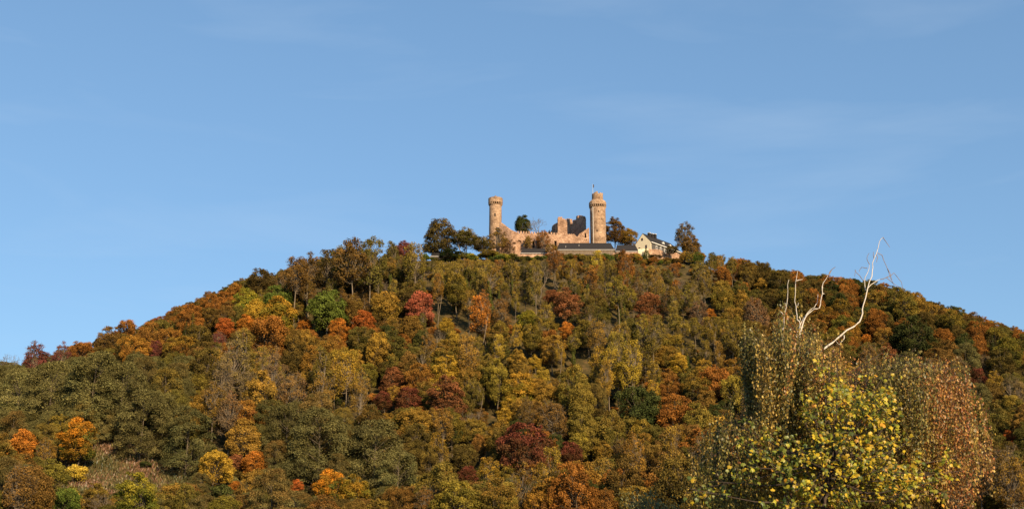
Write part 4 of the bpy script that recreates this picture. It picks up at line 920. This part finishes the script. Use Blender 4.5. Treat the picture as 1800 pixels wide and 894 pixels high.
for (px, y, kd, s, tn_, lb) in ((254, 394, 'shrub', .5, 'darkgreen', 'dark green bush in the middle of the dry clearing'), (302, 386, 'shrub', .45, 'darkbrown', 'low dark bush on the lower side of the dry clearing'), (318, 398, 'shrub', .55, 'olive', 'olive bush at the top corner of the dry clearing')):
    pr = PROTO[kd][1]; x = P(px, 830, y)[0]; root = thing('shrub', lb, 'bush', (x, y, float(height(x, y)))); root.scale = (s*1.2, s*1.2, s)
    link('trunk', pr['trunk'], root); c = link('crown', pr['crown'], root); c['tint'] = list(T[tn_][0]); c['tint_b'] = list(T[tn_][1])
q = P(247, 828, 389.5); z = float(height(q[0], 389.5))
bs = thing('garden_bench', 'small pale bench beside the dark bush in the clearing', 'bench', (q[0], 389.5, z), .15)
MB().box(-1.0, 1.0, -.28, .28, .50, .58).build('seat', M_FASCIA, bs); MB().box(-1.0, 1.0, .30, .36, .62, 1.15).build('backrest', M_FASCIA, bs)
for lx in (-.8, .8): MB().box(lx-.08, lx+.08, -.25, .36, -.1, .497).build('leg', M_FASCIA, bs)

# ------------------------------------------------------------------ weeping birch in front
YB = 24.0
def PB(px, py, dy=0.0): return P(px, py, YB+dy)
bx = PB(1384, 900)[0]
bi = thing('weeping_birch', 'weeping birch with dead white upper branches and hanging copper and olive strands', 'tree', (bx, YB, 0)); BO = np.array([bx, YB, 0])
rg = np.random.default_rng(21)
tp = [np.array([bx-.05, YB, -.1]), np.array([bx, YB, 1.0]), PB(1385, 860, .1), PB(1384, 735, .2), PB(1392, 670, .3), PB(1405, 640, .3)]
MB().tube([q-BO for q in tp], [.13, .10, .075, .055, .035, .02], 10).build('trunk', M_BIRCH, bi, True)
Z = lambda X, Y: (1260+X/3.725, 400+Y/3.725)
def dead(main, r0, r1, twigs, dy=0.0, start=None):
    pp = [PB(*Z(*q), dy*(i/len(main))) for i, q in enumerate(main)]
    if start is not None: pp = [start] + pp
    def refine(ps):
        out = []
        for a, c in zip(ps[:-1], ps[1:]): out += [a, a*.5+c*.5 + rg.normal(0, .012, 3)]
        return out + [ps[-1]]
    pf = refine(pp); b_ = MB().tube([q-BO for q in pf], list(np.linspace(r0, r1, len(pf))), 7).build('dead_branch', M_BIRCH, bi, True)
    for tw in twigs:
        dk = len(tw) > 0 and tw[0] == 'd'; pts_ = tw[1:] if dk else tw
        pf = refine([PB(*Z(*q), dy*.9) for q in pts_]); rr = .009 if dk else .012
        MB().tube([q-BO for q in pf], list(np.linspace(rr, .0045, len(pf))), 5).build('twig', M_DEADTWIG if dk else M_BIRCH, b_, True)
dead([(425, 690), (440, 590), (455, 520), (465, 420), (472, 340)], .014, .007, [[(437, 575), (425, 555), (414, 543)], [(452, 510), (446, 492)]], -.6, PB(1378, 650))
dead([(545, 632), (525, 600), (520, 540), (510, 480), (515, 390), (522, 330), (531, 278)], .014, .0045, [[(522, 348), (540, 342), (562, 337)], [(522, 515), (534, 490)], [(545, 605), (538, 580)]], -.2, PB(1403, 625))
dead([(540, 720), (560, 640), (590, 570), (640, 530), (672, 526), (680, 480), (692, 430), (690, 385), (712, 340), (730, 308)], .018, .005, [['d', (725, 315), (750, 280), (778, 254)], ['d', (735, 300), (760, 268), (772, 264)], [(690, 432), (704, 432)], [(695, 395), (692, 378)]], 0, PB(1404, 640))
dead([(525, 690), (545, 635), (600, 550), (640, 520), (658, 490), (662, 435)], .013, .004, [], .2, PB(1401, 632))
dead([(640, 838), (690, 800), (730, 770), (790, 725), (850, 670), (900, 645), (935, 615), (955, 560), (958, 510), (985, 410), (1000, 350), (1018, 285), (1020, 230), (1045, 170), (1065, 90), (1088, 62)], .024, .005,
     [['d', (1088, 62), (1110, 95), (1133, 128)], [(985, 400), (1040, 352), (1070, 338)], ['d', (1070, 338), (1110, 325), (1160, 295), (1195, 340), (1212, 372), (1219, 410)], [(976, 408), (968, 350), (985, 300), (1000, 240)], ['d', (965, 350), (935, 312), (906, 275), (903, 320)],
      ['d', (1000, 240), (983, 205), (998, 166)], ['d', (985, 265), (950, 258), (932, 288)], ['d', (1052, 165), (1082, 180), (1112, 255), (1138, 330), (1160, 372)], ['d', (1030, 200), (1026, 158)], ['d', (1110, 325), (1150, 360), (1190, 385)], ['d', (1118, 268), (1135, 300), (1148, 350)],
      [(832, 700), (828, 735), (802, 766), (782, 742)], ['d', (1045, 175), (1052, 200), (1046, 225)]], .3, PB(1412, 655))
MAS = [  # limb anchors: px range, py range, strand length range (px), count, colour bias (olive, gold, copper), strands each
 ((1300, 1345), (580, 650), (120, 270), 9, (.75, .17, .08), 17), ((1340, 1440), (560, 630), (110, 260), 14, (.5, .36, .14), 17), ((1415, 1500), (600, 670), (100, 230), 11, (.35, .45, .2), 17), ((1490, 1640), (622, 700), (90, 200), 16, (.35, .45, .2), 15),
 ((1600, 1650), (625, 670), (110, 220), 6, (.5, .33, .17), 13), ((1645, 1700), (600, 660), (140, 240), 6, (.4, .42, .18), 14), ((1690, 1702), (615, 690), (190, 280), 4, (.0, .15, .85), 16), ((1655, 1668), (640, 720), (150, 240), 2, (.0, .15, .85), 14), ((1718, 1736), (660, 780), (80, 150), 2, (.2, .4, .4), 12), ((1700, 1740), (735, 800), (60, 120), 6, (.25, .45, .3), 13), ((1369, 1371), (612, 616), (90, 130), 1, (.0, .1, .9), 9), ((1620, 1700), (690, 770), (90, 170), 8, (.3, .45, .25), 15), ((1205, 1310), (735, 830), (60, 150), 20, (.68, .24, .08), 14), ((1300, 1600), (730, 820), (80, 150), 18, (.45, .38, .17), 14)]
PAL = {'o': [(.155, .135, .035), (.10, .095, .028), (.26, .20, .05)], 'g': [(.36, .24, .05), (.44, .31, .08), (.28, .18, .045)], 'c': [(.36, .165, .045), (.28, .10, .032), (.46, .25, .075)]}
lp, lt, ls_, lc = [], [], [], []; tw = MB(); lm = MB()
for (x0, x1), (y0, y1), (l0, l1), cnt, bias, ns in MAS:
    for _ in range(cnt):
        ax, ay = rg.uniform(x0, x1), rg.uniform(y0, y1); dy = rg.uniform(-1.9, 1.2); A_ = PB(ax, ay, dy)
        st = tp[3] + (tp[4]-tp[3])*rg.random() if ay < 700 else tp[2]+(tp[3]-tp[2])*rg.uniform(.2, 1); mid = st*.4+A_*.6 + np.array([0, rg.uniform(-.5, .5), rg.uniform(-.15, .45)]); mid2 = (st*.75+A_*.25)+np.array([0, rg.uniform(-.4, .4), rg.uniform(-.45, .1)])
        LP = [st, mid2, mid, A_+np.array([0, 0, .05])]; lm.tube([q-BO for q in LP], [.018, .011, .007, .003], 5)
        cc_ = rg.choice(3, p=bias); coh = rg.random() < .45 or bias[2] > .8; tight = .035 if (rg.random() < .55 or bias[2] > .8) else .12
        for _s in range(ns):
            f = rg.uniform(.62, 1.0); base = (mid + (A_-mid)*((f-.5)/.5)) + rg.normal(0, tight, 3)*np.array([1, 1.6, 2.2])
            Ln = rg.uniform(l0, l1)*.0124*rg.uniform(.3, 1.0); nl = int(Ln/.019); dr = nrm(np.array([rg.normal(0, .045), rg.normal(0, .06), -1.]))
            sway = rg.normal(0, .055, 2); tt = np.linspace(0, 1, nl); line = base + dr*(tt[:, None]*Ln) + np.stack([sway[0]*np.sin(tt*4), sway[1]*np.sin(tt*3+1), 0*tt], 1)
            sel = line[::max(1, nl//5)]
            if len(sel) > 1: tw.tube([q-BO for q in sel], list(np.linspace(.0026, .0012, len(sel))), 3)
            ch = 'ogc'[cc_ if coh and rg.random() < .8 else rg.choice(3, p=bias)]
            k_ = len(line); keep = rg.random(k_) < (.9 if ch != 'o' else .97)
            lp.append((line + rg.normal(0, .036, (k_, 3)))[keep]-BO); ls_.append(rg.uniform(.042, .075, k_)[keep]); lt.append((np.array([0, 0, -1.]) + rg.normal(0, .38, (k_, 3)))[keep])
            pl = np.array(PAL[ch]); lc.append((pl[rg.integers(0, 3, k_)]*rg.uniform(.4, 1.55, (k_, 1)))[keep])
lp, lt, ls_, lc = map(np.concatenate, (lp, lt, ls_, lc)); nn = nrm(rg.normal(size=(len(lp), 3))*np.array([1, 1, .45]))
LV, LQ = leaves(lp, nn, ls_, rg, .62, lt)
lm.build('limbs', M_TWIG, bi, True); tag(tw.build('hanging_twigs', M_TWIG, bi), kind='stuff')
cr = link('crown', mesh_quads('birch_crown', LV, LQ, [M_FG], fattr={'leaf_colour': ('FLOAT_COLOR', np.c_[lc, np.ones(len(lc))])}), bi); tag(cr, kind='stuff')
print('birch leaves', len(lp))

# ------------------------------------------------------------------ young maple in front of the birch
YM = 21.5
def PM(px, py, dy=0.0): return P(px, py, YM+dy)
mxx = PM(1450, 900)[0]; ma = thing('maple_tree', 'young maple with large yellow and green lobed leaves before the birch', 'tree', (mxx, YM, 0)); MO = np.array([mxx, YM, 0])
stem = [np.array([mxx, YM, -.1]), np.array([mxx-.03, YM, .9]), PM(1447, 890), PM(1455, 830), PM(1470, 770)]
MB().tube([q-MO for q in stem], [.085, .07, .05, .036, .02], 8).build('trunk', M_TWIG, ma, True)
half = [(0, 0), (.10, -.04), (.34, -.06), (.30, .10), (.52, .16), (.40, .30), (.50, .50), (.27, .46), (.20, .60), (.13, .56), (0, .98)]
outl = half + [(-x, y) for x, y in half[-2:0:-1]]
lv = [(0, .38, .03)] + [(x*.95, y, -.10*abs(x)-.12*y*y) for x, y in outl]
lf = [(0, i, i+1 if i < len(outl) else 1) for i in range(1, len(outl)+1)]
lme = bpy.data.meshes.new('maple_leaf'); lme.from_pydata(lv, [], lf); lme.materials.append(M_ML); lme.update()
TPL = np.array(lv); TF = np.array(lf)
mb = MB(); LS = []
REG = [((1500, 1610), (648, 720), 9), ((1420, 1560), (680, 790), 18), ((1340, 1480), (730, 830), 8), ((1190, 1330), (790, 890), 6), ((1300, 1460), (800, 900), 12), ((1460, 1620), (760, 880), 22), ((1600, 1690), (800, 890), 12), ((1340, 1430), (820, 900), 8), ((1440, 1500), (625, 690), 5), ((1380, 1420), (640, 720), 2), ((1200, 1700), (880, 1000), 16), ((1265, 1320), (740, 780), 3)]
for (x0, x1), (y0, y1), cnt in REG:
    for _ in range(cnt):
        e_ = PM(rg.uniform(x0, x1), rg.uniform(y0, y1), rg.uniform(-1.1, 1.3)); s_ = stem[2]*.0 + (stem[2] + (stem[4]-stem[2])*rg.random() if e_[2] > stem[2][2] else stem[1]+(stem[2]-stem[1])*rg.uniform(.4, 1))
        m1 = s_*.5+e_*.5+np.array([0, 0, -.10]); mb.tube([q-MO for q in (s_, m1, e_)], [.018, .011, .005], 5)
        for _t in range(6):
            f = rg.uniform(.55, 1.0); p0 = m1+(e_-m1)*((f-.5)*2); p1 = p0 + nrm(rg.normal(size=3)+np.array([0, -.2, .35]))*rg.uniform(.12, .38); mb.tube([q-MO for q in (p0, p1)], [.005, .0025], 3)
            for _l in range(rg.integers(5, 12)): LS.append(p0+(p1-p0)*rg.uniform(.4, 1.1)+rg.normal(0, .05, 3))
mb.build('limbs', M_TWIG, ma, True)
LS = np.array(LS); nL = len(LS); hid = rg.random(nL)
MC = np.array([(.56, .40, .03), (.50, .33, .03), (.36, .32, .03), (.20, .22, .028), (.10, .13, .028), (.16, .17, .03), (.55, .28, .03), (.40, .31, .11)])
wts = np.array([.23, .14, .20, .15, .10, .08, .06, .04]); ci_ = rg.choice(8, nL, p=wts); gsel = (np.array([proj(q)[0] for q in LS]) < 1400) & (rg.random(nL) < .6); ci_[gsel] = rg.choice([3, 4, 5, 4], gsel.sum()); lcol = MC[ci_]*rg.uniform(.6, 1.25, (nL, 1))
nrmv = nrm(rg.normal(size=(nL, 3))*.75 + np.array([.15, -.75, .55])); tng = rg.normal(size=(nL, 3))*.55 + np.array([0, 0, -1.]); tng = nrm(tng-(tng*nrmv).sum(1, keepdims=True)*nrmv); bit = np.cross(tng, nrmv); szl = rg.uniform(.045, .105, nL)
# the most open leaves (nearest the outside, in view) are single pieces, the rest one mass
pxy = np.array([proj(q)[:2] for q in LS]); score = -LS[:, 1] + szl*8 - 50*((pxy[:, 1] > 890) | (pxy[:, 0] < 1180)); od = np.argsort(-score)
from mathutils import Matrix
crown = None
B2 = od[300:]
X = LS[B2]-MO; V = (X[:, None, :] + szl[B2][:, None, None]*(TPL[None, :, 0:1]*bit[B2][:, None, :] + TPL[None, :, 1:2]*tng[B2][:, None, :] + TPL[None, :, 2:3]*nrmv[B2][:, None, :])).reshape(-1, 3)
F = (np.arange(len(B2))[:, None, None]*len(TPL) + TF[None]).reshape(-1, 3)
crown = link('crown', mesh_quads('maple_crown', V, F, [M_FG], fattr={'leaf_colour': ('FLOAT_COLOR', np.repeat(np.c_[lcol[B2], np.ones(len(B2))], len(TF), 0))}), ma); tag(crown, kind='stuff')
for i in od[:300]:
    o = link('leaf', lme, crown); o.matrix_local = Matrix(((bit[i][0]*szl[i], tng[i][0]*szl[i], nrmv[i][0]*szl[i], LS[i][0]-MO[0]), (bit[i][1]*szl[i], tng[i][1]*szl[i], nrmv[i][1]*szl[i], LS[i][1]-MO[1]), (bit[i][2]*szl[i], tng[i][2]*szl[i], nrmv[i][2]*szl[i], LS[i][2]-MO[2]), (0, 0, 0, 1)))
    o['tint'] = [float(c) for c in lcol[i]]
print('maple leaves', nL)

# ------------------------------------------------------------------ willowy saplings low in front
def sapling(px, py, Y, rad, label, cols, seed, n=5200):
    rg = np.random.default_rng(seed); c = P(px, py, Y); ro = thing('willow_sapling', label, 'tree', (c[0], Y, 0)); b = MB(); H = c[2]
    b.tube([(0, 0, -.1), (0.02, 0, H*.5), (.05, 0, H*.8)], [.07, .05, .03], 7); lp = []
    ends = []
    for i in range(46):
        d = nrm(rg.normal(size=3)*np.array([1, 1, .9])+np.array([0, 0, .45])); e_ = np.array([.03, 0, H*.82]) + d*np.array([rad, rad, rad*1.05])*rg.uniform(.6, 1); ends.append(e_)
        limb(b, (0, 0, H*rg.uniform(.3, .75)), e_, .016, .004, rg, -.1, 4, 4)
    ends = np.array(ends); w = rg.integers(0, len(ends), n); pos = ends[w] + rg.normal(size=(n, 3))*np.array([.16, .16, .12])*rad; pos[:, 2] -= np.abs(rg.normal(0, .25, n))*rad
    V, Qd = leaves(pos, nrm(rg.normal(size=(n, 3))*.7+np.array([.1, -.7, .4])), rg.uniform(.05, .085, n), rg, .42, np.array([0, 0, -1.])+rg.normal(0, .5, (n, 3)))
    co = np.array(cols)[rg.integers(0, len(cols), n)]*rg.uniform(.7, 1.25, (n, 1))
    b.build('trunk', M_TWIG, ro, True); tag(link('crown', mesh_quads('sapling_crown', V, Qd, [M_FG], fattr={'leaf_colour': ('FLOAT_COLOR', np.c_[co, np.ones(n)])}), ro), kind='stuff')
sapling(1140, 885, 27, .95, 'pale olive narrow-leaved sapling below the maple thicket', [(.22, .20, .07), (.16, .15, .055), (.28, .23, .08), (.12, .12, .045)], 5)
sapling(1790, 892, 26, .62, 'dusky olive sapling beside the copper birch strands', [(.13, .12, .05), (.17, .15, .06), (.09, .09, .04)], 6, 3200)
